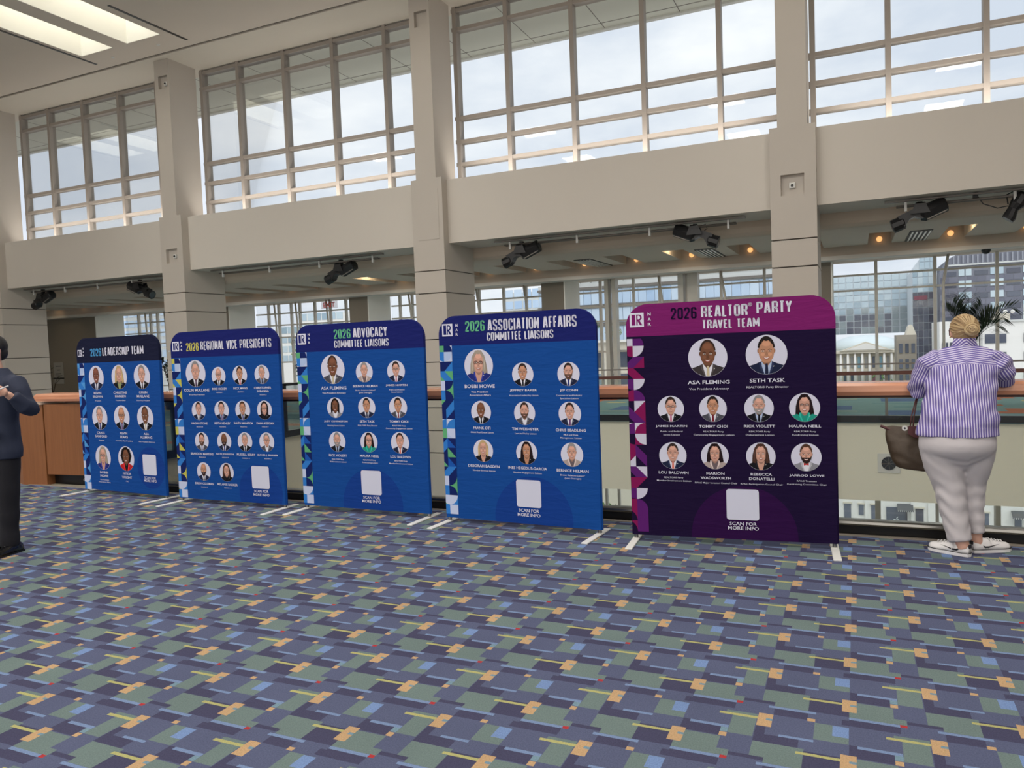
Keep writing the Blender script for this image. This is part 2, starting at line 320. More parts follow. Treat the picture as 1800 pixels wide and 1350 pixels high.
TEXT = [(1, '2026', 0.385, 1.647, 0.209, 0.0864, 'acc'),
(1, 'LEADERSHIP TEAM', 0.889, 1.65, 0.75, 0.0901, 'head'),
(1, 'KEVIN', 0.37, 1.163, 0.144, 0.0265, ''),
(1, 'BROWN', 0.37, 1.121, 0.19, 0.028, ''),
(1, 'President', 0.373, 1.072, 0.114, 0.0125, 's'),
(1, 'CHRISTINE', 0.797, 1.166, 0.244, 0.0259, ''),
(1, 'HANSEN', 0.798, 1.125, 0.196, 0.0274, ''),
(1, 'President-Elect', 0.799, 1.076, 0.179, 0.0122, 's'),
(1, 'COLIN', 1.212, 1.168, 0.143, 0.0253, ''),
(1, 'MULLANE', 1.208, 1.124, 0.219, 0.0268, ''),
(1, 'First Vice President', 1.21, 1.075, 0.233, 0.0119, 's'),
(1, 'CRAIG', 0.384, 0.69, 0.147, 0.0267, ''),
(1, 'SANFORD', 0.387, 0.648, 0.228, 0.0282, ''),
(1, 'Treasurer', 0.39, 0.599, 0.106, 0.0126, 's'),
(1, 'KEVIN', 0.814, 0.693, 0.135, 0.026, ''),
(1, 'SEARS', 0.816, 0.65, 0.147, 0.0276, ''),
(1, 'Immediate Past President', 0.816, 0.603, 0.309, 0.0123, 's'),
(1, 'ASA', 1.224, 0.694, 0.092, 0.0255, ''),
(1, 'FLEMING', 1.223, 0.654, 0.201, 0.027, ''),
(1, 'Vice President Advocacy', 1.224, 0.603, 0.291, 0.012, 's'),
(1, 'BOBBI', 0.398, 0.215, 0.152, 0.0268, ''),
(1, 'HOWE', 0.399, 0.173, 0.152, 0.0284, ''),
(1, 'Vice President', 0.399, 0.126, 0.172, 0.0126, 's'),
(1, 'Association Affairs', 0.399, 0.099, 0.226, 0.0127, 's'),
(1, 'NYKIA', 0.831, 0.22, 0.147, 0.0262, ''),
(1, 'WRIGHT', 0.827, 0.176, 0.184, 0.0278, ''),
(1, 'CEO', 0.829, 0.129, 0.051, 0.0124, 's'),
(1, 'SCAN FOR', 1.244, 0.19, 0.201, 0.0287, ''),
(1, 'MORE INFO', 1.245, 0.156, 0.22, 0.0287, ''),
(2, '2026', 0.331, 1.656, 0.186, 0.0824, 'acc'),
(2, 'REGIONAL VICE PRESIDENTS', 0.943, 1.663, 0.983, 0.0883, 'head'),
(2, 'COLIN MULLANE', 0.357, 1.188, 0.373, 0.0311, ''),
(2, 'First Vice President', 0.36, 1.139, 0.223, 0.0133, 's'),
(2, 'MIKE HICKEY', 0.691, 1.199, 0.207, 0.0233, ''),
(2, 'REGION 1', 0.69, 1.16, 0.088, 0.0102, 's'),
(2, 'NICK MANIS', 0.986, 1.202, 0.193, 0.0229, ''),
(2, 'REGION 2', 0.989, 1.163, 0.087, 0.01, 's'),
(2, 'CHRISTOPHER', 1.287, 1.203, 0.229, 0.0225, ''),
(2, 'SUBANNA', 1.289, 1.169, 0.16, 0.0226, ''),
(2, 'REGION 3', 1.289, 1.131, 0.088, 0.0099, 's'),
(2, 'HAGAN STONE', 0.37, 0.829, 0.235, 0.0238, ''),
(2, 'REGION 4', 0.373, 0.79, 0.093, 0.0104, 's'),
(2, 'KEITH HENLEY', 0.705, 0.832, 0.225, 0.0234, ''),
(2, 'REGION 5', 0.706, 0.794, 0.09, 0.0102, 's'),
(2, 'RALPH MANTICA', 1.0, 0.836, 0.264, 0.023, ''),
(2, 'REGION 6', 1.001, 0.797, 0.091, 0.0101, 's'),
(2, 'DANA KEEGAN', 1.297, 0.837, 0.233, 0.0227, ''),
(2, 'REGION 7', 1.295, 0.8, 0.088, 0.0099, 's'),
(2, 'BRANDON MARTENS', 0.383, 0.497, 0.332, 0.0239, ''),
(2, 'REGION 8', 0.385, 0.46, 0.093, 0.0105, 's'),
(2, 'NATE JOHNSON', 0.716, 0.501, 0.247, 0.0235, ''),
(2, 'REGION 9', 0.72, 0.465, 0.09, 0.0103, 's'),
(2, 'RUSSELL BERRY', 1.012, 0.505, 0.252, 0.0231, ''),
(2, 'REGION 10', 1.012, 0.466, 0.099, 0.0101, 's'),
(2, 'DAVID J. BARBER', 1.307, 0.505, 0.272, 0.0228, ''),
(2, 'REGION 11', 1.308, 0.47, 0.094, 0.01, 's'),
(2, 'DREW COLEMAN', 0.392, 0.173, 0.272, 0.024, ''),
(2, 'REGION 12', 0.392, 0.134, 0.097, 0.0105, 's'),
(2, 'MELANIE BARKER', 0.728, 0.177, 0.286, 0.0236, ''),
(2, 'REGION 13', 0.73, 0.139, 0.098, 0.0103, 's'),
(2, 'SCAN FOR', 1.194, 0.125, 0.194, 0.0274, ''),
(2, 'MORE INFO', 1.193, 0.089, 0.216, 0.0274, ''),
(3, '2026', 0.591, 1.715, 0.204, 0.0854, 'acc'),
(3, 'ADVOCACY', 0.922, 1.718, 0.398, 0.0895, 'head'),
(3, 'COMMITTEE LIAISONS', 0.811, 1.617, 0.644, 0.0669, 'head'),
(3, 'ASA FLEMING', 0.455, 1.188, 0.313, 0.0314, ''),
(3, 'Vice President Advocacy', 0.456, 1.139, 0.291, 0.015, 's'),
(3, 'BERNICE HELMAN', 0.837, 1.203, 0.291, 0.022, ''),
(3, 'Broker Relations Liaison*', 0.838, 1.162, 0.235, 0.0117, 's'),
(3, '(Joint Oversight)', 0.838, 1.139, 0.154, 0.0117, 's'),
(3, 'JAMES MARTIN', 1.201, 1.205, 0.244, 0.0229, ''),
(3, 'Public and Federal', 1.201, 1.165, 0.172, 0.0115, 's'),
(3, 'Issues Liaison', 1.202, 1.142, 0.127, 0.0115, 's'),
(3, 'JUDY COVINGTON', 0.462, 0.856, 0.289, 0.0226, ''),
(3, 'Housing Issues Liaison', 0.462, 0.817, 0.211, 0.012, 's'),
(3, 'SETH TASK', 0.843, 0.86, 0.176, 0.0235, ''),
(3, 'REALTOR® Party Director', 0.845, 0.821, 0.232, 0.0118, 's'),
(3, 'TOMMY CHOI', 1.208, 0.863, 0.211, 0.023, ''),
(3, 'REALTOR® Party', 1.208, 0.823, 0.148, 0.0115, 's'),
(3, 'Community Engagement Liaison', 1.207, 0.797, 0.301, 0.0115, 's'),
(3, 'RICK VIOLETT', 0.468, 0.52, 0.222, 0.0242, ''),
(3, 'REALTOR® Party', 0.466, 0.481, 0.151, 0.0121, 's'),
(3, 'Disbursement Liaison', 0.467, 0.457, 0.205, 0.0121, 's'),
(3, 'MAURA NEILL', 0.85, 0.525, 0.225, 0.0237, ''),
(3, 'REALTOR® Party', 0.848, 0.485, 0.149, 0.0118, 's'),
(3, 'Fundraising Liaison', 0.852, 0.46, 0.182, 0.0118, 's'),
(3, 'LOU BALDWIN', 1.212, 0.527, 0.233, 0.0232, ''),
(3, 'REALTOR® Party', 1.212, 0.488, 0.146, 0.0116, 's'),
(3, 'Member Involvement Liaison', 1.211, 0.462, 0.267, 0.0116, 's'),
(3, 'SCAN FOR', 0.852, 0.118, 0.2, 0.0283, ''),
(3, 'MORE INFO', 0.85, 0.082, 0.224, 0.0283, ''),
(4, '2026', 0.384, 1.721, 0.199, 0.0876, 'acc'),
(4, 'ASSOCIATION AFFAIRS', 0.934, 1.721, 0.84, 0.0928, 'head'),
(4, 'COMMITTEE LIAISONS', 0.821, 1.623, 0.638, 0.0674, 'head'),
(4, 'BOBBI HOWE', 0.409, 1.192, 0.307, 0.032, ''),
(4, 'Vice President', 0.407, 1.142, 0.173, 0.0152, 's'),
(4, 'Association Affairs', 0.41, 1.114, 0.217, 0.0152, 's'),
(4, 'JEFFREY BAKER', 0.84, 1.151, 0.259, 0.0236, ''),
(4, 'Association Leadership Liaison', 0.841, 1.11, 0.279, 0.0118, 's'),
(4, 'JEF CONN', 1.264, 1.149, 0.16, 0.0229, ''),
(4, 'Commercial and Industry', 1.263, 1.109, 0.234, 0.0115, 's'),
(4, 'Specialties Liaison', 1.264, 1.084, 0.165, 0.0115, 's'),
(4, 'FRANK OTI', 0.415, 0.823, 0.175, 0.0245, ''),
(4, 'Global Real Estate Liaison', 0.415, 0.784, 0.233, 0.0123, 's'),
(4, 'TIM WEISHEYER', 0.845, 0.821, 0.257, 0.0238, ''),
(4, 'Law and Policy Liaison', 0.847, 0.783, 0.206, 0.0119, 's'),
(4, 'CHRIS BEADLING', 1.267, 0.819, 0.272, 0.023, ''),
(4, 'MLS and Data', 1.268, 0.78, 0.13, 0.0115, 's'),
(4, 'Management Liaison', 1.268, 0.755, 0.189, 0.0115, 's'),
(4, 'DEBORAH BAISDEN', 0.419, 0.485, 0.32, 0.0246, ''),
(4, 'Member Services Liaison', 0.421, 0.445, 0.23, 0.0123, 's'),
(4, 'INES HEGEDUS-GARCIA', 0.852, 0.484, 0.371, 0.0239, ''),
(4, 'Member Engagement Liaison', 0.851, 0.445, 0.271, 0.012, 's'),
(4, 'BERNICE HELMAN', 1.272, 0.48, 0.288, 0.0232, ''),
(4, 'Broker Relations Liaison*', 1.271, 0.441, 0.222, 0.0116, 's'),
(4, '(Joint Oversight)', 1.273, 0.416, 0.149, 0.0116, 's'),
(4, 'SCAN FOR', 0.851, 0.116, 0.197, 0.0286, ''),
(4, 'MORE INFO', 0.85, 0.078, 0.219, 0.0286, ''),
(5, '2026', 0.448, 1.734, 0.195, 0.083, 'dark'),
(5, 'REALTOR', 0.748, 1.738, 0.338, 0.0834, 'head'),
(5, '®', 0.935, 1.775, 0.031, 0.0281, 'head'),
(5, 'PARTY', 1.104, 1.747, 0.248, 0.0835, 'head'),
(5, 'TRAVEL TEAM', 0.791, 1.641, 0.415, 0.0644, 'head'),
(5, 'ASA FLEMING', 0.621, 1.202, 0.311, 0.0289, ''),
(5, 'Vice President Advocacy', 0.622, 1.152, 0.294, 0.0135, 's'),
(5, 'SETH TASK', 1.045, 1.207, 0.248, 0.0282, ''),
(5, 'REALTOR® Party Director', 1.045, 1.158, 0.297, 0.0132, 's'),
(5, 'JAMES MARTIN', 0.332, 0.864, 0.241, 0.0197, ''),
(5, 'Public and Federal', 0.332, 0.825, 0.169, 0.0109, 's'),
(5, 'Issues Liaison', 0.332, 0.799, 0.124, 0.0109, 's'),
(5, 'TOMMY CHOI', 0.649, 0.864, 0.213, 0.0203, ''),
(5, 'REALTOR® Party', 0.649, 0.824, 0.15, 0.0107, 's'),
(5, 'Community Engagement Liaison', 0.65, 0.799, 0.302, 0.0107, 's'),
(5, 'RICK VIOLETT', 0.983, 0.865, 0.221, 0.0199, ''),
(5, 'REALTOR® Party', 0.983, 0.825, 0.149, 0.0105, 's'),
(5, 'Disbursement Liaison', 0.985, 0.8, 0.201, 0.0105, 's'),
(5, 'MAURA NEILL', 1.301, 0.865, 0.22, 0.0196, ''),
(5, 'REALTOR® Party', 1.301, 0.826, 0.15, 0.0103, 's'),
(5, 'Fundraising Liaison', 1.302, 0.801, 0.179, 0.0103, 's'),
(5, 'LOU BALDWIN', 0.339, 0.503, 0.229, 0.0209, ''),
(5, 'REALTOR® Party', 0.339, 0.464, 0.148, 0.0109, 's'),
(5, 'Member Involvement Liaison', 0.341, 0.439, 0.264, 0.0109, 's'),
(5, 'MARION', 0.655, 0.502, 0.134, 0.0205, ''),
(5, 'WADSWORTH', 0.657, 0.467, 0.224, 0.0205, ''),
(5, 'RPAC Major Investor Council Chair', 0.658, 0.429, 0.313, 0.0107, 's'),
(5, 'REBECCA', 0.989, 0.502, 0.152, 0.0201, ''),
(5, 'DONATELLI', 0.991, 0.468, 0.18, 0.021, ''),
(5, 'RPAC Participation Council Chair', 0.99, 0.427, 0.302, 0.0105, 's'),
(5, 'JARROD LOWE', 1.306, 0.498, 0.242, 0.0206, ''),
(5, 'RPAC Trustees', 1.306, 0.459, 0.135, 0.0103, 's'),
(5, 'Fundraising Committee Chair', 1.307, 0.434, 0.273, 0.0103, 's'),
(5, 'SCAN FOR', 0.85, 0.121, 0.198, 0.0272, ''),
(5, 'MORE INFO', 0.851, 0.087, 0.223, 0.0272, '')]
SPEC = {1: {'card': (1.118, 0.225, 1.377, 0.455), 'circ': (1.266, 0.305, 0.24), 'hdr': [1.524, 1.525, 1.527], 'logo': (-0.022, 1.605, 0.109, 1.715), 'nar': (0.114, 1.607, 0.158, 1.709)}, 2: {'card': (1.068, 0.161, 1.316, 0.381), 'circ': (1.184, 0.11, 0.295), 'hdr': [1.539, 1.543, 1.548], 'logo': (0.013, 1.617, 0.131, 1.724), 'nar': (0.142, 1.617, 0.185, 1.721)}, 3: {'card': (0.736, 0.155, 0.976, 0.375), 'circ': (0.86, 0.049, 0.353), 'hdr': [1.552, 1.551, 1.552], 'logo': (0.018, 1.63, 0.136, 1.743), 'nar': (0.153, 1.631, 0.188, 1.737)}, 4: {'card': (0.735, 0.153, 0.973, 0.374), 'circ': (0.89, 0.038, 0.374), 'hdr': [1.562, 1.557, 1.554], 'logo': (0.041, 1.643, 0.151, 1.757), 'nar': (0.174, 1.641, 0.205, 1.748)}, 5: {'hdr': [1.556, 1.571, 1.586], 'logo': (0.032, 1.644, 0.142, 1.756), 'nar': (0.164, 1.645, 0.194, 1.753), 'card': (0.73, 0.154, 0.969, 0.38), 'circ': (0.854, 0.022, 0.387)}}
# ================================================================== STRUCTURE
CX = [-25.2, -17.22, -9.03, -1.05, 7.0]          # column axes
# ---- hall carpet : the printed pattern repeats every 0.63 x 0.468 m
CP = {'D': (66, 66, 90), 'G': (102, 118, 116), 'B': (112, 132, 166), 'b': (110, 134, 176), 'O': (178, 148, 112), 'Y': (164, 162, 108), 'R': (160, 54, 58), 'T': (110, 136, 150)}
CR = [(0, .166, -.102, .040, 'G'), (.160, .212, -.100, -.054, 'G'), (0, .186, -.122, -.102, 'B'), (.186, .212, -.120, -.099, 'R'),
      (0, .186, -.177, -.122, 'D'), (-.027, .002, -.177, -.132, 'D'), (-.158, 0, -.100, .033, 'D'), (-.343, -.156, -.102, .047, 'G'), (-.417, -.290, -.089, -.064, 'D'), (-.36, -.29, -.105, -.089, 'S'),
      (-.312, -.125, -.122, -.103, 'B'), (-.287, -.155, -.181, -.122, 'D'), (-.127, 0, -.331, -.194, 'G'), (-.060, 0, -.281, -.195, 'b'),
      (-.344, -.306, -.420, -.292, 'D'), (-.344, -.178, -.420, -.356, 'D'), (-.253, -.125, -.356, -.339, 'B'), (.187, .282, .079, .232, 'G'),
      (.159, .283, .249, .270, 'G'), (.132, .286, .231, .250, 'Y'), (.031, .185, .117, .137, 'B'), (.002, .157, .046, .117, 'D'), (.002, .031, .110, .137, 'D'),
      (.157, .186, .080, .117, 'T'), (.157, .186, .045, .076, 'O'), (-.156, -.126, -.189, -.164, 'O'), (-.183, -.027, .004, .022, 'Y'),
      (-.344, -.287, -.292, -.182, 'O'), (-.312, -.287, -.238, -.220, 'T'), (-.028, .028, -.055, .057, 'O'), (.003, .028, -.001, .016, 'T')]
CP['S'] = (82, 88, 114)
carpet = mat('hall_carpet', (82, 86, 110)); rect_nodes(carpet, (.63, .468), (-.0479, 3.4232), CR, CP, (82, 88, 114), grain=.2, wave=.0025)
CP2 = {'O': (206, 124, 96), 'B': (104, 128, 172), 'Y': (214, 200, 150), 'T': (116, 154, 164)}
CR2 = [(.2, 1.0, .2, 1.1, 'B'), (1.5, 2.6, .5, .9, 'O'), (2.3, 2.9, .9, 1.5, 'O'), (1.2, 1.5, .5, .75, 'Y'), (2.9, 3.4, .1, .4, 'Y'), (3.6, 4.2, 1.2, 2.2, 'B'), (.4, 1.4, 1.8, 2.0, 'T'), (3.0, 4.3, .9, 1.0, 'Y'), (1.6, 2.4, 2.1, 2.5, 'O'), (0, 2.0, 2.7, 2.85, 'T')]
carpet2 = mat('teal_carpet', (112, 146, 150)); rect_nodes(carpet2, (4.6, 3.1), (.3, 15.9), CR2, CP2, (140, 172, 176), grain=.03, wave=.01)

struct(boxo('floor', -36, 14, -9, 6.38, -.3, 0, carpet))
struct(boxo('floor', -36, 14, 15.72, 23.6, -.12, 0, carpet2))
struct(boxo('floor', -17.5, -10.68, 6.6, 15.72, -.12, 0, carpet2))
struct(boxo('trim_1', -36, 14, 6.38, 6.44, -.3, .006, mat('beige_threshold', (150, 142, 130), .5)))
struct(boxo('wall_slab_near', -36, 14, 6.38, 6.62, -1.7, -.3, CREAM))
struct(boxo('wall_fascia_far', -36, 14, 15.78, 23.6, -1.6, -.12, CREAM))
struct(boxo('wall_fascia_bridge', -17.5, -10.72, 6.62, 15.78, -1.6, -.12, CREAM))
struct(boxo('trim_2', -10.68, 14, 15.70, 15.78, -.11, .02, BLACKB))
struct(boxo('trim_3', -10.74, -10.64, 6.7, 15.78, -.11, .02, BLACKB))
struct(boxo('floor_lower', -36, 14, -9, 23.6, -9.3, -9.0, mat('lower_floor_stone', (150, 146, 138), .4, var=.1)))
struct(boxo('wall_back', -36, 14, -9.3, -9.0, -.3, 9.95, WALL))
struct(boxo('wall_left', -36.3, -36, -9.3, 16.9, -9, 9.95, WALL)); struct(boxo('wall_left_far', -36.3, -36, 16.9, 23.6, -9, 4.2, WALL))
struct(boxo('wall_right', 14, 14.3, -9.3, 16.9, -9, 9.95, WALL)); struct(boxo('wall_right_far', 14, 14.3, 16.9, 23.6, -9, 4.2, WALL))
# ---- upper ceiling with skylight wells
HOLES = []
for cx in CX: HOLES += [(cx-1.55, cx-.35), (cx+.17, cx+1.37)]
bm = bmesh.new()
box(bm, -36, 14, -9, 11.4, 9.75, 9.95); box(bm, -36, 14, 14.3, 15.16, 9.75, 9.95)
xs = [-36]+[v for h in HOLES for v in h]+[14]
for i in range(0, len(xs), 2): box(bm, xs[i], xs[i+1], 11.4, 14.3, 9.75, 9.95)
ceil = struct(bmo('ceiling', bm, CEIL))
struct(boxo('ceiling_groove', -36, 14, 15.16, 15.27, 9.80, 9.95, GROOVE))
struct(boxo('ceiling_soffit', -36, 14, 15.27, 16.95, 9.75, 9.95, SOFF))
for i, (a, b) in enumerate(HOLES):
    bm = bmesh.new()
    box(bm, a-.08, a+.012, 11.32, 14.38, 9.752, 12.4); box(bm, b-.012, b+.08, 11.32, 14.38, 9.752, 12.4)
    box(bm, a+.012, b-.012, 11.32, 11.412, 9.752, 12.4); box(bm, a+.012, b-.012, 14.288, 14.38, 9.752, 12.4); box(bm, a, b, 11.4, 14.3, 12.36, 12.4)
    sh = bmo('skylight_shaft', bm, SHAFT, ceil)
for cx in CX[:3]:
    boxo('air_slot', cx-1.75, cx-1.67, 11.2, 14.85, 9.742, 9.752, BLACKB, ceil)
    boxo('air_slot', cx+1.63, cx+1.71, 12.6, 14.85, 9.742, 9.752, BLACKB, ceil)
    for k in (-.9, .8):
        bm = bmesh.new(); bmesh.ops.create_cone(bm, cap_ends=True, segments=16, radius1=.045, radius2=.045, depth=.02, matrix=Matrix.Translation((cx+k, 14.72, 9.745)))
        t = bmo('recessed_spot', bm, WHITEM, ceil)
# ---- columns
def plate(bm, x0, x1, y0, y1, z0, z1, hole=None, hd=.12):
    if not hole: box(bm, x0, x1, y0, y1, z0, z1); return
    a, b, c, d = hole
    box(bm, x0, a, y0, y1, z0, z1); box(bm, b, x1, y0, y1, z0, z1)
    box(bm, a, b, y0, y1, z0, c); box(bm, a, b, y0, y1, d, z1); box(bm, a, b, y0+hd, y1, c, d)
def column(i, cx):
    words = ['at the far left edge', 'behind the leftmost banners', 'in the middle behind the blue banners', 'behind the purple banner', 'beyond the right edge'][i]
    t = thing('column', 'tall square painted column ' + words, 'column', (cx, 15.48, -9))
    boxo('core', -.395, .395, .12, 1.44, 0, 14.4, JOINT, t)
    lv = [0, 5.0, 7.0, 8.63, 8.68, 9.16, 10.26, 10.79, 11.87, 12.39]
    zs = [-9, -6, -3, -.87, -.34, .20, .73, 1.27, 1.80, 2.88, 3.40, 5.52]
    for a, b in zip(zs[:-1], zs[1:]):
        bm = bmesh.new()
        if b > 5.5: plate(bm, -.41, .41, 0, 1.47, a+9+.012, b+9, (-.22, .20, 4.23+9, 4.62+9) if i != 2 else None)
        else: box(bm, -.41, .41, 0, 1.47, a+9+.012, b+9-.012)
        bmo('cladding_panel', bm, COLM, t)
    if i != 2: boxo('niche_back', -.24, .22, .10, .125, 13.2, 13.64, COLM, t)
    if i == 2:
        boxo('access_panel', -.24, .30, -.008, 0, 4.12+9, 5.27+9, COLM, t)
    bm = bmesh.new(); plate(bm, -.265, .265, .0, .95, 5.52+9, 9.75+9, (-.13, .20, 8.97+9, 9.32+9)); bmo('upper_shaft', bm, COLM, t); boxo('niche_back', -.15, .22, .10, .125, 17.95, 18.34, COLM, t)
    return t
for i, cx in enumerate(CX): column(i, cx)
def sensor(x, y, z, s, words):
    t = thing('wall_sensor', words, 'sensor', (x, y, z))
    boxo('body', -s, s, -.07, 0, -s, s, WHITEM, t, bev=.012)
    bm = bmesh.new(); bmesh.ops.create_cone(bm, cap_ends=True, segments=16, radius1=s*.5, radius2=s*.4, depth=.03, matrix=Matrix.Translation((0, -.08, 0)) @ Matrix.Rotation(R(90), 4, 'X')); bmo('lens', bm, DARKM, t)
sensor(CX[3]-.02, 15.60, 4.42, .055, 'white square sensor in the niche of the column behind the purple banner')
sensor(CX[1]+.04, 15.60, 4.42, .055, 'white square sensor in the lower niche of the column behind the leftmost banners')
sensor(CX[1]+.07, 15.60, 9.12, .055, 'white square sensor in the high niche just under the ceiling')
# ---- spandrel beams, soffit and bulkhead between the columns
edges = [-36]+[v for c in CX for v in (c-.41, c+.41)]+[14]
for k in range(0, len(edges), 2):
    a, b = edges[k], edges[k+1]
    bm = bmesh.new()
    prism(bm, [(15.72, 4.03), (15.72, 5.49), (16.95, 5.49), (16.95, 4.03)], a, b, 'x')
    struct(bmo('wall_beam_%d' % (k//2+1), bm, WALL))
    bm = bmesh.new()
    prism(bm, [(16.95, 4.10), (16.95, 4.03), (16.96, 3.90), (17.0, 3.80), (17.08, 3.74), (17.16, 3.72), (17.3, 3.72), (17.3, 4.10)], a-.41, b+.41, 'x')
    struct(bmo('wall_bulkhead_%d' % (k//2+1), bm, CEIL2))
# ---- low ceiling : recessed plane, dropped blocks with lit notches between them
lowc = struct(boxo('ceiling_low', -36, 14, 16.95, 23.0, 4.10, 4.2, CEIL2))
boxo('ceiling_strip', -36, 14, 17.3, 18.35, 3.72, 4.1, CEIL2, lowc)
kk = range(-22, 9)
for k in kk:
    g0 = .54+1.51*k+.26; g1 = .54+1.51*(k+1)-.26
    bm = bmesh.new(); box(bm, g0, g1, 18.35, 20.6, 3.72, 4.1); bmo('ceiling_block', bm, CEIL2, lowc)
struct(boxo('wall_fascia_upper', -36, 14, 20.8, 21.25, 3.52, 4.1, CEIL2))
struct(boxo('trim_4', -36, 14, 20.76, 21.3, 3.42, 3.52, WALL))
struct(boxo('ceiling_window_bay', -36, 14, 21.3, 23.0, 3.5, 3.6, CEIL2))
for k in kk:
    x = .54+1.51*k
    bm = bmesh.new(); ell(bm, (0, 0, 0), (.068, .068, .068), 14, 10)
    if k < -20 or k > 2: bm.free(); continue
    LW = {2: 'at the right edge of the picture', 1: 'between the slatted vent and the bright cove', 0: 'just right of the column behind the purple banner', -2: 'just left of the column behind the purple banner', -3: 'above the left half of the purple banner'}
    t = thing('wall_lamp', ('round warm globe lamp '+LW[k]) if k in LW else 'small round warm globe lamp in a ceiling notch over the left-hand bays', 'lamp', (x, 20.72, 3.84), 0, None if k in LW else 'globe lamps in the ceiling notches')
    bmo('globe', bm, LAMPG, t, smooth=True); boxo('base', -.03, .03, .05, .08, -.03, .03, GREYM, t)
for k, w in ((1, 'right of the purple banner'), (-3, 'above the fourth banner'), (-9, 'above the third banner'), (-20, 'at the far left')):
    x = .54+1.51*k
    t = thing('cove_light', 'bright warm strip light in a ceiling notch ' + w, 'light', (x, 18.9, 4.09))
    boxo('housing', -.18, .18, -.12, .12, -.03, 0, WHITEM, t); boxo('lens', -.16, .16, -.1, .1, -.04, -.03, LAMPW, t)
    area('cove_glow', (x, 19.0, 4.03), (.3, .2), (0, 0, 0), 8, (1, .8, .5))
SILV = mat('vent_slat', (205, 206, 200), .35, .6)
for (x, w) in ((1.30, 'beyond the column right of the purple banner'), (-3.3, 'above the purple banner'), (-6.35, 'above the fourth banner')):
    t = thing('air_vent', 'square slatted air vent in the low ceiling ' + w, 'vent', (x, 19.6, 3.72))
    boxo('frame', -.22, .22, -1.05, .95, -.012, 0, mat('vent_dark', (70, 66, 62), .7), t)
    for q in range(5): boxo('slat', -.18+.085*q, -.145+.085*q, -.95, .85, -.03, -.012, SILV, t)
# ---- back piers and left block, backlit shade and lit sides painted in
for i, (a, b) in enumerate(((-36, -28.2), (-22.2, -21.02), (-15.62, -14.87), (-8.60, -7.88), (-1.35, -.575), (6.3, 7.1))):
    struct(boxo('wall_pier_%d' % (i+1), a, b, 21.3, 22.62, -1.6, 3.5, PIER_SHADE))
    struct(boxo('trim_%d' % (i+5), b, b+.03, 21.3, 22.62, -1.6, 3.5, SHAFT))  # pale strip paints in the window light on the pier side
# ---- upper windows (one per bay)
def pane_set(parent, xs, zs, y, th=.02, gm=PANE):
    cache = {}
    for a, b in zip(xs[:-1], xs[1:]):
        for c, d in zip(zs[:-1], zs[1:]):
            key = (round(b-a, 3), round(d-c, 3))
            if key not in cache: cache[key] = boxm(0, b-a, 0, th, 0, d-c, gm, 'pane')
            link('pane', cache[key], None, parent, (a, y, c))
def barset(parent, xs, zs, x0, x1, z0, z1, y, w=.09, d=.16, wz=.08, fm=FRAME):
    for x in xs: boxo('mullion', x-w/2, x+w/2, y-d/2, y+d/2, z0, z1, fm, parent)
    for z in zs: boxo('transom', x0, x1, y-d/2+.012, y+d/2-.012, z-wz/2, z+wz/2, fm, parent)
wn = 0
bays = [(-36, CX[0])]+list(zip(CX[:-1], CX[1:]))+[(CX[-1], 14)]
for a, b in bays[0:5]+bays[5:]:
    wn += 1; w = sempty('window_%d' % wn)
    x0 = a+(.25 if a > -36 else 0); x1 = b-(.25 if b < 14 else 0)
    ms = [a+o for o in (.33, 1.68, 3.29, 4.90, 6.51) if a+o < x1-.3] if a > -36 else [-35, -33.4, -31.8, -30.2, -28.6, -27]
    zs = [9.66, 9.22, 7.12, 6.56, 6.02]
    barset(w, ms, zs, x0, x1, 5.45, 9.75, 16.66, .10, .22, .085)
    X = [x0]+ms+[x1]; Z = [5.45, 6.02, 6.56, 7.12, 9.22, 9.66]
    pane_set(w, X, Z, 16.65)
# ---- far curtain wall with bent tube struts
def far_window(x0, x1, zs, gx):
    global wn; wn += 1; w = sempty('window_%d' % wn)
    ms = [x for x in gx if x0+.15 < x < x1-.15]
    barset(w, ms, zs, x0, x1, -9, 3.5, 22.72, .075, .10, .05, FRAME2)
    pane_set(w, [x0]+ms+[x1], [-9, -6.4, -3.8, -1.6]+sorted(zs)+[3.5], 22.72)
    for j, x in enumerate(ms):
        if j % 2 == 1:
            for q in (.0,):
                bm = bmesh.new(); tube(bm, [(x+.16, 22.35, -.1), (x+.16, 22.35, 2.75), (x+.16+.12*(1 if x > -2 else -1), 22.42, 3.5)], .034, 8)
                bmo('strut', bm, FRAME2, w, smooth=True)
            for z in zs[:3]:
                bm = bmesh.new(); tube(bm, [(x+.16, 22.35, z-.02), (x, 22.7, z)], .03, 6); bmo('strut_arm', bm, FRAME2, w)
GX = [.5+1.38*k for k in range(-27, 10)]
Z4 = [3.14, 2.73]; Z3 = [3.14, 2.70, 2.24, 1.3, .5]
far_window(-28.2, -22.2, Z3, [-27.4, -26.7, -26.3, -25.6, -25.0, -24.0, -23.2])
far_window(-21.0, -15.6, Z3, [-20.4, -19.9, -19.3, -18.9, -18.2, -17.5, -16.8, -16.2])
far_window(-14.85, -8.6, Z3, [-14.5, -14.0, -13.5, -12.9, -12.2, -11.4, -10.5, -9.7])
far_window(-7.88, -1.35, Z3, [-7.2, -6.80, -6.15, -5.35, -4.55, -3.55, -2.35])
far_window(-.575, 6.3, Z4, GX)
far_window(7.1, 14, Z4, GX)
w = bpy.data.objects['window_%d' % (wn-2)]
for x, d in ((-4.72, .16), (-4.45, .3), (-6.95, .12), (-6.72, .12)): boxo('corner_post', x, x+d, 22.3, 22.62, -1, 3.5, FRAME2, w)
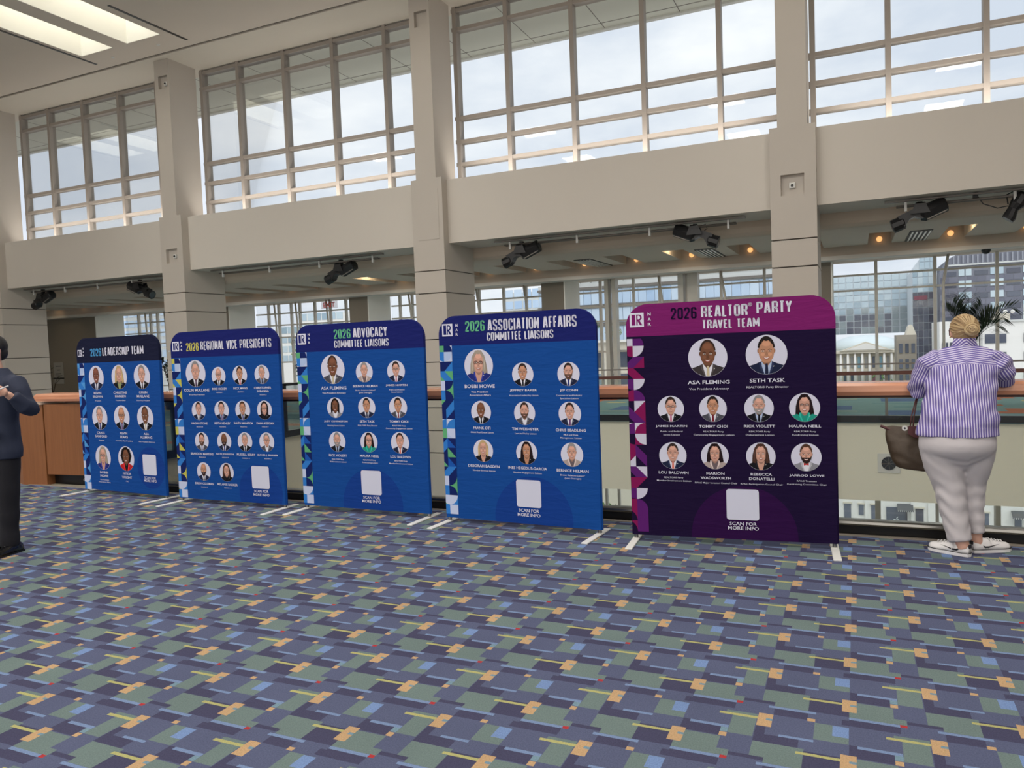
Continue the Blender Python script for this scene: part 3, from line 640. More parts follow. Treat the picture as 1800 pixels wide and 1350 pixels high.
# ---- outdoor eave over the upper windows
ev = struct(boxo('trim_20', -50, 30, 16.95, 20.0, 9.95, 10.0, EAVE))
boxo('gutter_edge', -50, 30, 20.0, 20.14, 9.90, 10.1, WHITEM, ev)
for k in range(-20, 8):
    boxo('panel_joint', k*2.0, k*2.0+.02, 16.95, 20.0, 9.946, 9.951, GREYM, ev)
boxo('panel_joint', -50, 30, 19.66, 19.69, 9.946, 9.951, GREYM, ev)
# ================================================================== RAILINGS
t = thing('guard_rail', 'long cherry wood guard rail over clear glass along the carpet edge', 'railing', (0, 6.55, 0))
bm = bmesh.new()
prism(bm, [(-.13, 1.09), (-.14, 1.12), (-.13, 1.165), (-.09, 1.186), (.16, 1.186), (.19, 1.16), (.19, 1.09)], -9.75, 14, 'x')
bmo('handrail', bm, WOODR, t, smooth=False)
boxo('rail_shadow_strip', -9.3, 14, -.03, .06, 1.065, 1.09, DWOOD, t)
boxo('kick_plate', -8.9, 14, -.09, .05, 0, .075, BLACKB, t)
bm = bmesh.new(); prism(bm, [(-.12, .075), (-.135, .09), (-.13, .108), (-.11, .118), (-.05, .118), (-.05, .075)], -8.9, 14, 'x'); bmo('steel_channel', bm, STEEL, t)
x = -8.9
while x < 13.9:
    b = min(x+1.9, 14); boxo('glass_panel', x+.006, b-.006, .055, .069, .01, 1.07, GUARD, t); x = b
# far railing
t = thing('guard_rail', 'low dark wood and steel guard rail on the far balcony edge', 'railing', (0, 15.9, 0))
boxo('handrail', -10.6, 14, -.03, .04, .775, .845, DWOOD, t)
boxo('top_bar', -10.6, 14, -.015, .015, .965, .995, GREYM, t)
for k in range(-3, 5):
    boxo('post', .5+3.1*k-.025, .5+3.1*k+.025, -.01, .03, 0, .78, GREYM, t)
boxo('glass_panel', -10.5, 14, .005, .015, .04, .77, GUARD, t)
t = thing('guard_rail', 'black framed glass guard on the side of the bridge seen between the blue banners', 'railing', (-10.66, 0, 0))
for y in (9.4, 12.2, 15.0): boxo('post', -.03, .03, y-.03, y+.03, 0, .98, BLACKB, t)
boxo('top_bar', -.03, .03, 6.9, 15.6, .94, .99, BLACKB, t)
for y in (6.9, 9.43, 12.23): boxo('glass_panel', -.006, .006, y+.03, y+2.7, .03, .94, GUARD, t)
# speaker plate on the far fascia
t = thing('fascia_vent', 'square white plate with a round black grille on the cream balcony front', 'vent', (.52, 15.78, -.88))
boxo('plate', -.19, .19, -.02, 0, -.18, .18, mat('vent_plate', (208, 206, 200), .5), t)
bm = bmesh.new(); bmesh.ops.create_cone(bm, cap_ends=True, segments=24, radius1=.125, radius2=.125, depth=.02, matrix=Matrix.Translation((0, -.025, 0)) @ Matrix.Rotation(R(90), 4, 'X')); bmo('grille', bm, BLACKB, t)
bm = bmesh.new()
for k in range(4):
    a = math.pi*k/4+.1; tube(bm, [(-.12*math.cos(a), -.042, -.12*math.sin(a)), (.12*math.cos(a), -.042, .12*math.sin(a))], .004, 5)
bmo('spoke', bm, GREYM, t)
# ================================================================== WOODEN COUNTER END (left)
t = thing('wooden_counter', 'cherry wood panelled counter end beside the man in the suit', 'counter', (-9.7, 6.5, 0))
bm = bmesh.new(); prism(bm, [(-.52, .45), (-.46, -.09), (-.30, -.13), (.10, -.08), (.10, .45)], 0, 1.05, 'z'); bmo('pylon', bm, WOODD, t)
bm = bmesh.new(); prism(bm, [(.112, -.07), (.75, -.02), (.75, .3), (.112, .3)], .14, 1.05, 'z'); bmo('side_panel', bm, WOODD, t)
boxo('plinth', .10, .75, .03, .3, 0, .14, BLACKB, t)
bm = bmesh.new(); prism(bm, [(-.56, .47), (-.5, -.12), (-.31, -.17), (.12, -.11), (.12, .47)], 1.05, 1.078, 'z'); bmo('top', bm, mat('pale_top', (196, 176, 158), .3), t)
# ================================================================== SPOTLIGHTS ON THE PIPE UNDER THE BEAM
def pipe(x0, x1, words):
    t = thing('lighting_pipe', 'thin pipe with white clamps under the beam ' + words, 'pipe', ((x0+x1)/2, 16.15, 3.91))
    h = (x1-x0)/2
    boxo('track', -h-.2, h+.2, -.12, -.02, .07, .095, GREYM, t)
    for dy in (0, .09):
        bm = bmesh.new(); tube(bm, [(-h, dy, 0), (h, dy, 0)], .021, 8); bmo('pipe', bm, GREYM, t, smooth=True)
    n = max(2, int((x1-x0)/1.4))
    for q in range(n+1):
        x = -h+.15+(2*h-.3)*q/n; boxo('clamp', x-.022, x+.022, -.03, .02, -.1, .09, WHITEM, t)
pipe(-24.3, -18.0, 'in the far left bay'); pipe(-16.2, -10.9, 'above the second and third banners'); pipe(-7.4, -2.2, 'above the fourth banner'); pipe(.72, 6.2, 'above the woman')
def spot(x, z, side, words, s=1.0):
    t = thing('stage_spotlight', words, 'spotlight', (x, 16.2, z))
    rot = Matrix.Rotation(R(21)*side, 4, 'Y')
    def T(bm): bmesh.ops.transform(bm, matrix=Matrix.Diagonal((side*s, s, s, 1)), verts=bm.verts[:]); bmesh.ops.transform(bm, matrix=Matrix.Rotation(-R(20)*side, 4, 'Y'), verts=bm.verts[:]); bmesh.ops.recalc_face_normals(bm, faces=bm.faces[:])
    # drawn with the lens towards +x local, mirrored by side
    bm = bmesh.new(); tube(bm, [(.46, 0, 0), (.44, 0, 0), (.05, 0, -.01), (-.0, 0, 0)], [.11, .145, .15, .12], 8); T(bm); bmo('housing', bm, DARKM, t)
    bm = bmesh.new(); prism(bm, [(.12, .145), (.12, -.12), (.0, -.10), (-.10, -.01), (-.20, -.02), (-.32, -.12), (-.36, .11)], -.10, .10, 'y'); T(bm); bmo('neck', bm, DARKM, t)
    bm = bmesh.new(); tube(bm, [(-.28, 0, -.02), (-.30, 0, -.02), (-.50, 0, -.02), (-.505, 0, -.02)], [.10, .125, .13, .11], 10); T(bm); bmo('lens_barrel', bm, DARKM, t)
    bm = bmesh.new(); tube(bm, [(-.507, 0, -.02), (-.512, 0, -.02)], [.10, .095], 12); T(bm); bmo('lens', bm, mat('lens_glass', (70, 74, 78), .08, spec=.8), t)
    bm = bmesh.new(); tube(bm, [(.42, -.12, -.13), (.06, -.12, -.15)], .014, 6); T(bm); bmo('edge_rail', bm, GREYM, t)
    bm = bmesh.new(); prism(bm, [(-.08, .20), (.08, .20), (.16, .0), (-.16, .0)], -.17, -.155, 'y'); prism(bm, [(-.07, .19), (.07, .19), (.13, .02), (-.13, .02)], .155, .17, 'y'); box(bm, -.07, .07, -.17, .17, .18, .2); bmo('yoke', bm, DARKM, t)
    boxo('pipe_clamp', -.04, .04, -.05, .04, .19, 3.97-z, DARKM, t)
    bm = bmesh.new(); tube(bm, [(.16, 0, 3.93-z), (.20, .03, .22), (.24, .02, .12), (.15, 0, .06)], .008, 5); bmo('cable', bm, DARKM, t)
spot(1.11, 3.74, 1, 'black stage spotlight aimed left, above the woman')
spot(-3.03, 3.74, -1, 'black stage spotlight aimed right, above the purple banner')
spot(-6.98, 3.69, 1, 'black stage spotlight aimed left, above the fourth banner')
spot(-12.07, 3.66, 1, 'black stage spotlight aimed left, above the third banner')
spot(-19.38, 3.68, -1, 'black stage spotlight aimed right, above the leftmost banner')
spot(-23.78, 3.64, 1, 'black stage spotlight at the far left, above the wooden counter')
t = thing('stage_spotlight', 'small black spotlight hanging steeply at the right edge of the picture', 'spotlight', (2.62, 16.2, 3.74))
bm = bmesh.new(); tube(bm, [(-.13, 0, -.24), (-.10, 0, -.20), (-.04, 0, -.06), (.02, 0, .02), (.10, 0, .16), (.13, 0, .2)], [.10, .11, .085, .12, .12, .08], 10); bmo('housing', bm, DARKM, t)
bm = bmesh.new(); tube(bm, [(-.12, 0, .03), (-.14, 0, .2), (0, 0, .26), (.12, 0, .2), (.14, 0, .03)], .012, 6); bmo('yoke', bm, DARKM, t)
boxo('pipe_clamp', -.03, .03, -.04, .04, .24, .22, DARKM, t)
bm = bmesh.new(); tube(bm, [(-.12, 0, .0), (-.28, 0, -.02), (-.5, 0, .08), (-.62, 0, .28)], .010, 5); bmo('cable', bm, DARKM, t)
boxo('plug', -.66, -.58, -.04, .04, .2, .3, DARKM, t)
# dome camera and exit sign near the far windows
t = thing('dome_camera', 'small black dome camera under the beam over the far window', 'camera', (2.8, 21.0, 3.42))
bm = bmesh.new(); ell(bm, (0, 0, -.02), (.1, .1, .09), 14, 8); bmo('dome', bm, DARKM, t, smooth=True); boxo('mount', -.07, .07, -.07, .07, -.01, 0, DARKM, t)
t = thing('exit_sign', 'faint red exit sign hanging before the far window above the third banner', 'sign', (-16.6, 21.5, 3.42))
boxo('plate', -.34, .34, -.01, .01, -.3, -.05, glass('sign_plate', (.85, .82, .82), .04), t); boxo('hanger', -.02, .02, -.01, .01, -.05, .08, GREYM, t)

# ================================================================== TEXT
def text_mesh(s, w, h, u, v, m, parent, name='lettering', bold=.02, y=-.0035, capfit=True):
    cu = bpy.data.curves.new('txt', 'FONT'); cu.body = s; cu.size = 1; cu.resolution_u = 2; cu.offset = bold
    o = bpy.data.objects.new('txt', cu); COL.objects.link(o)
    dg = bpy.context.evaluated_depsgraph_get(); me = bpy.data.meshes.new_from_object(o.evaluated_get(dg))
    bpy.data.objects.remove(o); bpy.data.curves.remove(cu)
    xs = [q.co.x for q in me.vertices]; ys = [q.co.y for q in me.vertices]
    if not xs: return None
    x0, x1, y0, y1 = min(xs), max(xs), min(ys), max(ys)
    if not capfit: y0, y1 = 0-.02, .70
    for q in me.vertices:
        X = (q.co.x-(x0+x1)/2)/(x1-x0)*w; Z = (q.co.y-(y0+y1)/2)/(y1-y0)*h
        q.co = (u+X, y, v+Z)
    me.materials.clear(); me.materials.append(m)
    me.name = name
    return me
tm = text_mesh('EXIT', .5, .17, 0, -.17, mat('exit_red', (225, 70, 60), .5), None, y=-.014)
link('lettering', tm, None, t)

# condensed block capitals for the banner titles, drawn from strokes
GL = {'A': [[(0, 0), (.35, 1), (.65, 1), (1, 0)], [(.16, .28), (.84, .28)]], 'C': [[(1, .70), (1, .88), (.8, 1), (.2, 1), (0, .88), (0, .12), (.2, 0), (.8, 0), (1, .12), (1, .30)]],
      'D': [[(0, 0), (0, 1), (.72, 1), (1, .84), (1, .16), (.72, 0), (0, 0)]], 'E': [[(1, 1), (0, 1), (0, 0), (1, 0)], [(0, .5), (.85, .5)]], 'F': [[(1, 1), (0, 1), (0, 0)], [(0, .5), (.85, .5)]],
      'G': [[(1, .72), (1, .88), (.8, 1), (.2, 1), (0, .88), (0, .12), (.2, 0), (.8, 0), (1, .12), (1, .46), (.58, .46)]], 'H': [[(0, 0), (0, 1)], [(1, 0), (1, 1)], [(0, .5), (1, .5)]], 'I': [[(.5, 0), (.5, 1)]],
      'L': [[(0, 1), (0, 0), (1, 0)]], 'M': [[(0, 0), (0, 1), (.5, .25), (1, 1), (1, 0)]], 'N': [[(0, 0), (0, 1), (1, 0), (1, 1)]], 'O': [[(.2, 0), (0, .12), (0, .88), (.2, 1), (.8, 1), (1, .88), (1, .12), (.8, 0), (.2, 0)]],
      'P': [[(0, 0), (0, 1), (.78, 1), (1, .88), (1, .56), (.78, .44), (0, .44)]], 'R': [[(0, 0), (0, 1), (.78, 1), (1, .88), (1, .60), (.78, .48), (0, .48)], [(.62, .48), (.95, .30), (1, 0)]],
      'S': [[(1, .74), (1, .88), (.8, 1), (.2, 1), (0, .88), (0, .66), (.14, .56), (.86, .42), (1, .32), (1, .12), (.8, 0), (.2, 0), (0, .12), (0, .26)]], 'T': [[(0, 1), (1, 1)], [(.5, 1), (.5, 0)]],
      'V': [[(0, 1), (.5, 0), (1, 1)]], 'Y': [[(0, 1), (.5, .44), (1, 1)], [(.5, .44), (.5, 0)]], '0': [[(.2, 0), (0, .12), (0, .88), (.2, 1), (.8, 1), (1, .88), (1, .12), (.8, 0), (.2, 0)]],
      '2': [[(0, .74), (0, .88), (.2, 1), (.8, 1), (1, .88), (1, .64), (.1, .14), (0, 0), (1, 0)]], '6': [[(1, .78), (1, .88), (.8, 1), (.2, 1), (0, .88), (0, .12), (.2, 0), (.8, 0), (1, .12), (1, .46), (.8, .57), (.2, .57), (0, .46)]]}
def block_text(s, w, h, u, v, m, y=-.003, name='title'):
    sw = .145; gw = {'I': sw, 'M': .54, 'V': .43, 'A': .43, 'T': .37, 'L': .34, 'E': .35, 'F': .34, 'Y': .41, 'N': .43}; sp = .075
    tot = sum((.20 if c == ' ' else gw.get(c, .41))+sp for c in s)-sp
    kern = {'LT': -.07, 'AV': -.06, 'VA': -.06, 'AT': -.03, 'TA': -.03, 'FA': -.04, 'TY': -.03, 'RT': -.02, 'LY': -.07}
    tot += sum(kern.get(s[i:i+2], 0) for i in range(len(s)-1))
    bm = bmesh.new(); x = 0; hw = sw/2; Sx, Sz = w/tot, h
    def Q(a, b): return (u-w/2+a*Sx, y, v-h/2+b*Sz)
    for ci_, c in enumerate(s):
        g = .20 if c == ' ' else gw.get(c, .41)
        for pl_ in GL.get(c, []):
            P = [(x+hw+px*(g-sw), hw*.8+py*(1-sw*.8)) for px, py in pl_]
            if c == 'I': P = [(x+g/2, 0), (x+g/2, 1)]
            for (a, b), (c_, d) in zip(P[:-1], P[1:]):
                L_ = math.hypot(c_-a, d-b) or 1; nx, nz = -(d-b)/L_*hw, (c_-a)/L_*hw*.85
                vs_ = [bm.verts.new(Q(*q)) for q in ((a+nx, b+nz), (a-nx, b-nz), (c_-nx, d-nz), (c_+nx, d+nz))]; bm.faces.new(vs_)
            for i_, (a, b) in enumerate(P):
                if 0 < i_ < len(P)-1 or P[0] == P[-1]:
                    bm.faces.new([bm.verts.new(Q(a+hw*math.cos(R(45*k)), b+hw*.85*math.sin(R(45*k)))) for k in range(8)])
        x += g+sp+kern.get(s[ci_:ci_+2], 0)
    me = bpy.data.meshes.new(name); bm.to_mesh(me); bm.free(); me.materials.append(m); return me

# ================================================================== PRINTED PORTRAITS
def pm(c): return mat('print_%02x%02x%02x' % tuple(c), c, .85, spec=.12)
class Pic:
    def __init__(s, y0, dy=.0005): s.bm = bmesh.new(); s.y = y0; s.dy = dy; s.mats = []
    def mi(s, c):
        m = pm(c)
        if m not in s.mats: s.mats.append(m)
        return s.mats.index(m)
    def poly(s, pts, c, step=True):
        if len(pts) < 3: return
        if step: s.y -= s.dy
        A = 0
        for i in range(len(pts)): A += pts[i-1][0]*pts[i][1]-pts[i][0]*pts[i-1][1]
        if abs(A) < 1e-9: return
        if A < 0: pts = pts[::-1]
        f = s.bm.faces.new([s.bm.verts.new((x, s.y, z)) for x, z in pts]); f.material_index = s.mi(c)
    def done(s, name, parent, label=None):
        bmesh.ops.triangulate(s.bm, faces=s.bm.faces[:])
        me = bpy.data.meshes.new(name); s.bm.to_mesh(me); s.bm.free()
        for m in s.mats: me.materials.append(m)
        o = link(name, me, None, parent)
        if label: o['label'] = label
        return o
def clip_half(pts, nx, nz, d):
    out = []
    for i in range(len(pts)):
        a, b = pts[i-1], pts[i]; da = a[0]*nx+a[1]*nz-d; db = b[0]*nx+b[1]*nz-d
        if da <= 0 and db <= 0: out.append(b)
        elif da <= 0 < db or db <= 0 < da:
            t_ = da/(da-db); p = (a[0]+(b[0]-a[0])*t_, a[1]+(b[1]-a[1])*t_)
            out.append(p)
            if db <= 0: out.append(b)
    return out
def clip_circle(pts, n=28):
    for k in range(n):
        a = 2*math.pi*k/n
        pts = clip_half(pts, math.cos(a), math.sin(a), .985)
        if len(pts) < 3: return []
    return pts
def el(cx, cz, rx, rz, n=20, a0=0, a1=360): return [(cx+rx*math.cos(R(a0+(a1-a0)*k/(n if a1-a0 < 360 else n))), cz+rz*math.sin(R(a0+(a1-a0)*k/n))) for k in range(n+1 if a1-a0 < 360 else n)]
SK = {'lt': (206, 158, 140), 'tan': (190, 140, 112), 'br': (122, 82, 62), 'dk': (126, 80, 66)}
CL = {'navy': (34, 40, 66), 'black': (26, 26, 32), 'grey': (78, 78, 88), 'greyd': (62, 56, 58), 'greyw': (140, 140, 148), 'blue': (38, 48, 124), 'red': (190, 40, 44), 'teal': (38, 150, 132), 'tan': (176, 160, 156),
      'w': (226, 226, 236), 'lt': (176, 192, 222), 'g': (150, 160, 110), 'skin': None, 'pat': (110, 96, 100), 'stripe': (80, 60, 90), 'purple': (110, 70, 120), 'cream': (206, 192, 160), 'pink': (200, 120, 150), 'maroon': (120, 34, 50), 'coral': (226, 120, 100), 'bow': (190, 40, 44), '-': None}
def portrait(pic, u, v, r, spec, n=0):
    skn, hair, suit, shirt, tie = spec.split(','); sk = SK[skn]
    rnd = random.Random(hash(spec) % 1000 + n)
    dx = 0
    def A(pts, c, cl=True):
        p = clip_circle(pts) if cl else pts
        pic.poly([(u+x*r, v+z*r) for x, z in p], c)
    dark = tuple(int(q*.8) for q in sk)
    pic.poly([(u+x*r, v+z*r) for x, z in el(0, 0, 1, 1, 44)], (214, 214, 232))
    hc = (58, 46, 42)
    for key, c in (('blonde', (196, 168, 122)), ('greyup', (150, 148, 148)), ('longgrey', (168, 156, 142)), ('grey', (142, 140, 142)), ('brown', (78, 54, 46)), ('shortb', (84, 58, 44)), ('shortd', (40, 34, 34)), ('longdark', (38, 26, 28)), ('bobg', (38, 30, 34)), ('bobd', (30, 24, 24)), ('curly', (26, 20, 22)), ('buzz', (60, 46, 42)), ('bald', (104, 84, 76))):
        if key in hair: hc = c; break
    su = CL[suit]; sh = CL[shirt] or sk; ti = CL[tie]
    if 'long' in hair:
        A([(-.42, .6), (-.56, .1), (-.60, -.5), (-.5, -.75), (.5, -.75), (.62, -.4), (.54, .1), (.42, .6), (.2, .92), (-.2, .92)], hc)
    if 'curly' in hair:
        A([(.0+(.66+.05*math.cos(k*2.1))*math.cos(R(k*15)), .22+(.7+.05*math.sin(k*2.7))*math.sin(R(k*15))) for k in range(24)], hc)
    if 'bob' in hair and 'blonde' not in hair: A(el(0, .22, .52, .68), hc)
    if 'bobblonde' in hair: A(el(0, .15, .54, .74), hc)
    A([(-.2, .0), (.2, .0), (.24, -.4), (.1, -.6), (-.1, -.6), (-.24, -.4)], dark)
    A([(-1.1, -1.1), (-1.0, -.66), (-.86, -.56), (-.5, -.44), (-.24, -.32), (-.1, -.62), (.1, -.62), (.24, -.32), (.5, -.44), (.86, -.56), (1.0, -.66), (1.1, -1.1)], su)
    A([(-.26, -.31), (-.06, -.56), (.06, -.56), (.26, -.31), (.26, -.5), (.16, -1.0), (-.16, -1.0), (-.26, -.5)], sh)
    lap = tuple(min(255, int(q*1.25+8)) for q in su)
    A([(-.26, -.33), (-.36, -.40), (-.34, -.62), (-.14, -1.0), (-.10, -1.0), (-.22, -.6)], lap); A([(.26, -.33), (.36, -.40), (.34, -.62), (.14, -1.0), (.10, -1.0), (.22, -.6)], lap)
    if ti:
        if tie == 'bow': A([(-.16, -.42), (0, -.48), (.16, -.42), (.16, -.60), (0, -.54), (-.16, -.60)], ti)
        elif tie != '-': A([(-.055, -.44), (.055, -.44), (.04, -.54), (.085, -.95), (0, -1.0), (-.085, -.95), (-.04, -.54)], ti)
    A([(.30, -.62), (.36, -.6), (.36, -.56), (.30, -.58)], (200, 200, 190))
    for s_ in (-1, 1): A(el(.385*s_, .2, .05, .11, 8), dark)
    A([(x, z) for x, z in [(-.37, .35), (-.375, .1), (-.33, -.12), (-.2, -.34), (-.08, -.41), (.08, -.41), (.2, -.34), (.33, -.12), (.375, .1), (.37, .35), (.33, .62), (.2, .8), (0, .87), (-.2, .8), (-.33, .62)]], sk)
    lite = tuple(min(255, int(q*1.12)) for q in sk)
    A(el(0, .58, .22, .16, 12), lite); A(el(-.17, .02, .1, .09, 10), lite); A(el(.17, .02, .1, .09, 10), lite)
    # hair in front
    if 'bald' in hair:
        for s_ in (-1, 1): A([(.37*s_, .5), (.40*s_, .3), (.39*s_, .12), (.34*s_, .2), (.34*s_, .45)], hc)
    else:
        top = el(0, .28, .41, .66, 14, 12, 168); lo = .20 if 'buzz' in hair else .42
        ins = el(0, .24, .345, (.62 if 'buzz' in hair else .50), 12, 12, 168)
        A(top+ins[::-1], hc) if False else None
        for k in range(14):
            a0 = 8+(164)*k/14; a1 = 8+(164)*(k+1)/14; inn = .54 if 'buzz' in hair else (.44+.03*math.sin(k*1.7))
            q = lambda a, rx, rz: (rx*math.cos(R(a)), .28+rz*math.sin(R(a)))
            rx0 = .42; rz0 = .66 if 'up' not in hair else .72
            A([q(a0, rx0, rz0), q(a1, rx0, rz0), q(a1, .34, inn), q(a0, .34, inn)], hc)
        if 'long' in hair or 'bob' in hair:
            for s_ in (-1, 1): A([(.36*s_, .62), (.46*s_, .5), (.52*s_, .0), (.5*s_, -.45), (.36*s_, -.5), (.31*s_, -.1), (.34*s_, .2)], hc)
            hl = tuple(min(255, int(q*1.2+6)) for q in hc)
            for s_ in (-1, 1): A([(.40*s_, .5), (.44*s_, .2), (.46*s_, -.3), (.43*s_, -.3), (.40*s_, .1)], hl)
    ey = (44, 34, 34)
    for s_ in (-1, 1):
        A([(.07*s_, .27), (.16*s_, .305), (.27*s_, .26), (.26*s_, .235), (.16*s_, .275), (.08*s_, .245)], tuple(int(q*.6) for q in sk))
        A(el(.165*s_, .185, .068, .032, 8), (232, 226, 222)); A(el(.165*s_, .185, .03, .032, 8), ey)
    A([(-.03, .16), (.03, .16), (.06, -.0), (0, -.03), (-.06, 0)], tuple(int(q*.9) for q in sk))
    if 'beard' in hair:
        bc = (150, 148, 148) if 'grey' in hair else ((50, 38, 36) if ('beardd' in hair or skn in ('br', 'tan')) else (96, 72, 60))
        A([(-.37, .12), (-.33, -.12), (-.2, -.36), (0, -.45), (.2, -.36), (.33, -.12), (.37, .12), (.26, -.04), (.14, -.03), (0, -.05), (-.14, -.03), (-.26, -.04)], bc)
    A([(-.15, -.12), (0, -.15), (.15, -.12), (.09, -.21), (0, -.235), (-.09, -.21)], (176, 96, 92)); A([(-.12, -.128), (0, -.155), (.12, -.128), (.07, -.18), (0, -.195), (-.07, -.18)], (238, 232, 230))
    if hair.endswith('g') or 'gl' in hair or hair in ('bobg',):
        for s_ in (-1, 1):
            o_ = [(.05*s_, .25), (.29*s_, .25), (.28*s_, .10), (.08*s_, .10)]
            i_ = [(.075*s_, .23), (.265*s_, .23), (.255*s_, .12), (.1*s_, .12)]
            for k in range(4): A([o_[k], o_[(k+1) % 4], i_[(k+1) % 4], i_[k]], (40, 34, 44))
        A([(-.06, .2), (.06, .2), (.06, .18), (-.06, .18)], (40, 34, 44))

# ================================================================== BANNERS
BW, BH, BZ = 1.52, 1.82, .04
PAL = {1: dict(h=(24, 28, 54), body=(20, 74, 150), circ=(20, 62, 142), acc=(88, 168, 226), a=(60, 132, 206)),
       2: dict(h=(26, 34, 104), body=(20, 74, 150), circ=(20, 62, 142), acc=(220, 210, 110), a=(196, 192, 88)),
       3: dict(h=(26, 34, 104), body=(20, 74, 150), circ=(20, 62, 142), acc=(112, 196, 150), a=(96, 172, 120)),
       4: dict(h=(26, 34, 104), body=(20, 74, 150), circ=(20, 62, 142), acc=(112, 196, 150), a=(96, 172, 120)),
       5: dict(h=(124, 32, 104), body=(28, 14, 52), circ=(46, 12, 66), acc=(34, 16, 56), a=(0, 0, 0))}
def fabric_mat(b):
    p = PAL[b]; m = mat('banner_print_%d' % b, p['body'], .8, spec=.12); t = m.node_tree; B = t.nodes['Principled BSDF']; N = t.nodes.new; L = t.links.new
    tcn = N('ShaderNodeTexCoord'); sx = N('ShaderNodeSeparateXYZ'); L(tcn.outputs['Object'], sx.inputs[0])
    g = N('ShaderNodeMath'); g.operation = 'GREATER_THAN'; g.inputs[1].default_value = SPEC[b]['hdr'][1]+BZ; L(sx.outputs[2], g.inputs[0])
    cx, cz, cr_ = SPEC[b]['circ']
    vm = N('ShaderNodeVectorMath'); vm.operation = 'MULTIPLY_ADD'; vm.inputs[1].default_value = (1, 0, 1); vm.inputs[2].default_value = (-cx, 0, -cz-BZ); L(tcn.outputs['Object'], vm.inputs[0])
    ln = N('ShaderNodeVectorMath'); ln.operation = 'LENGTH'; L(vm.outputs[0], ln.inputs[0])
    lt = N('ShaderNodeMath'); lt.operation = 'LESS_THAN'; lt.inputs[1].default_value = cr_; L(ln.outputs['Value'], lt.inputs[0])
    m1 = N('ShaderNodeMix'); m1.data_type = 'RGBA'; m1.inputs[6].default_value = rgb(p['body']); m1.inputs[7].default_value = rgb(p['circ']); L(lt.outputs[0], m1.inputs[0])
    m2 = N('ShaderNodeMix'); m2.data_type = 'RGBA'; m2.inputs[7].default_value = rgb(p['h']); L(m1.outputs[2], m2.inputs[6]); L(g.outputs[0], m2.inputs[0]); L(m2.outputs[2], B.inputs['Base Color'])
    mpn = N('ShaderNodeMapping'); mpn.inputs['Scale'].default_value = (2.2, 2.2, 11); L(tcn.outputs['Object'], mpn.inputs[0])
    nz = N('ShaderNodeTexNoise'); nz.inputs['Scale'].default_value = 1.8; nz.inputs['Detail'].default_value = 3; nz.inputs['Distortion'].default_value = .8; L(mpn.outputs[0], nz.inputs['Vector'])
    bp = N('ShaderNodeBump'); bp.inputs['Strength'].default_value = .3; bp.inputs['Distance'].default_value = .02; L(nz.outputs['Fac'], bp.inputs['Height']); L(bp.outputs[0], B.inputs['Normal'])
    return m
def tile(pic, u0, v0, s, cmds, ucl, vtop):
    cr_ = {'bl': (0, 0), 'br': (1, 0), 'tl': (0, 1), 'tr': (1, 1)}
    def put(pts, c):
        pts = [(u0+x*s, v0+z*s) for x, z in pts]
        for h in ((-1, 0, -ucl), (0, 1, vtop), (0, -1, -.004)):
            pts = clip_half(pts, *h)
            if len(pts) < 3: return
        pic.poly(pts, c, step=False)
    for cm in cmds:
        pic.y -= .0002
        if cm[0] == 'F': put([(0, 0), (1, 0), (1, 1), (0, 1)], cm[1])
        elif cm[0] == 'Q':
            x, z = cr_[cm[1]]; sx_ = 1-2*x; sz = 1-2*z
            pts = [(x, z)]+[(x+sx_*math.cos(R(90*k/10)), z+sz*math.sin(R(90*k/10))) for k in range(11)]
            put(pts if sx_*sz > 0 else pts[::-1], cm[2])
        elif cm[0] == 'T':
            c = cr_[cm[1]]; put({'bl': [(0, 0), (1, 0), (0, 1)], 'br': [(0, 0), (1, 0), (1, 1)], 'tl': [(0, 0), (1, 1), (0, 1)], 'tr': [(1, 0), (1, 1), (0, 1)]}[cm[1]], cm[2])
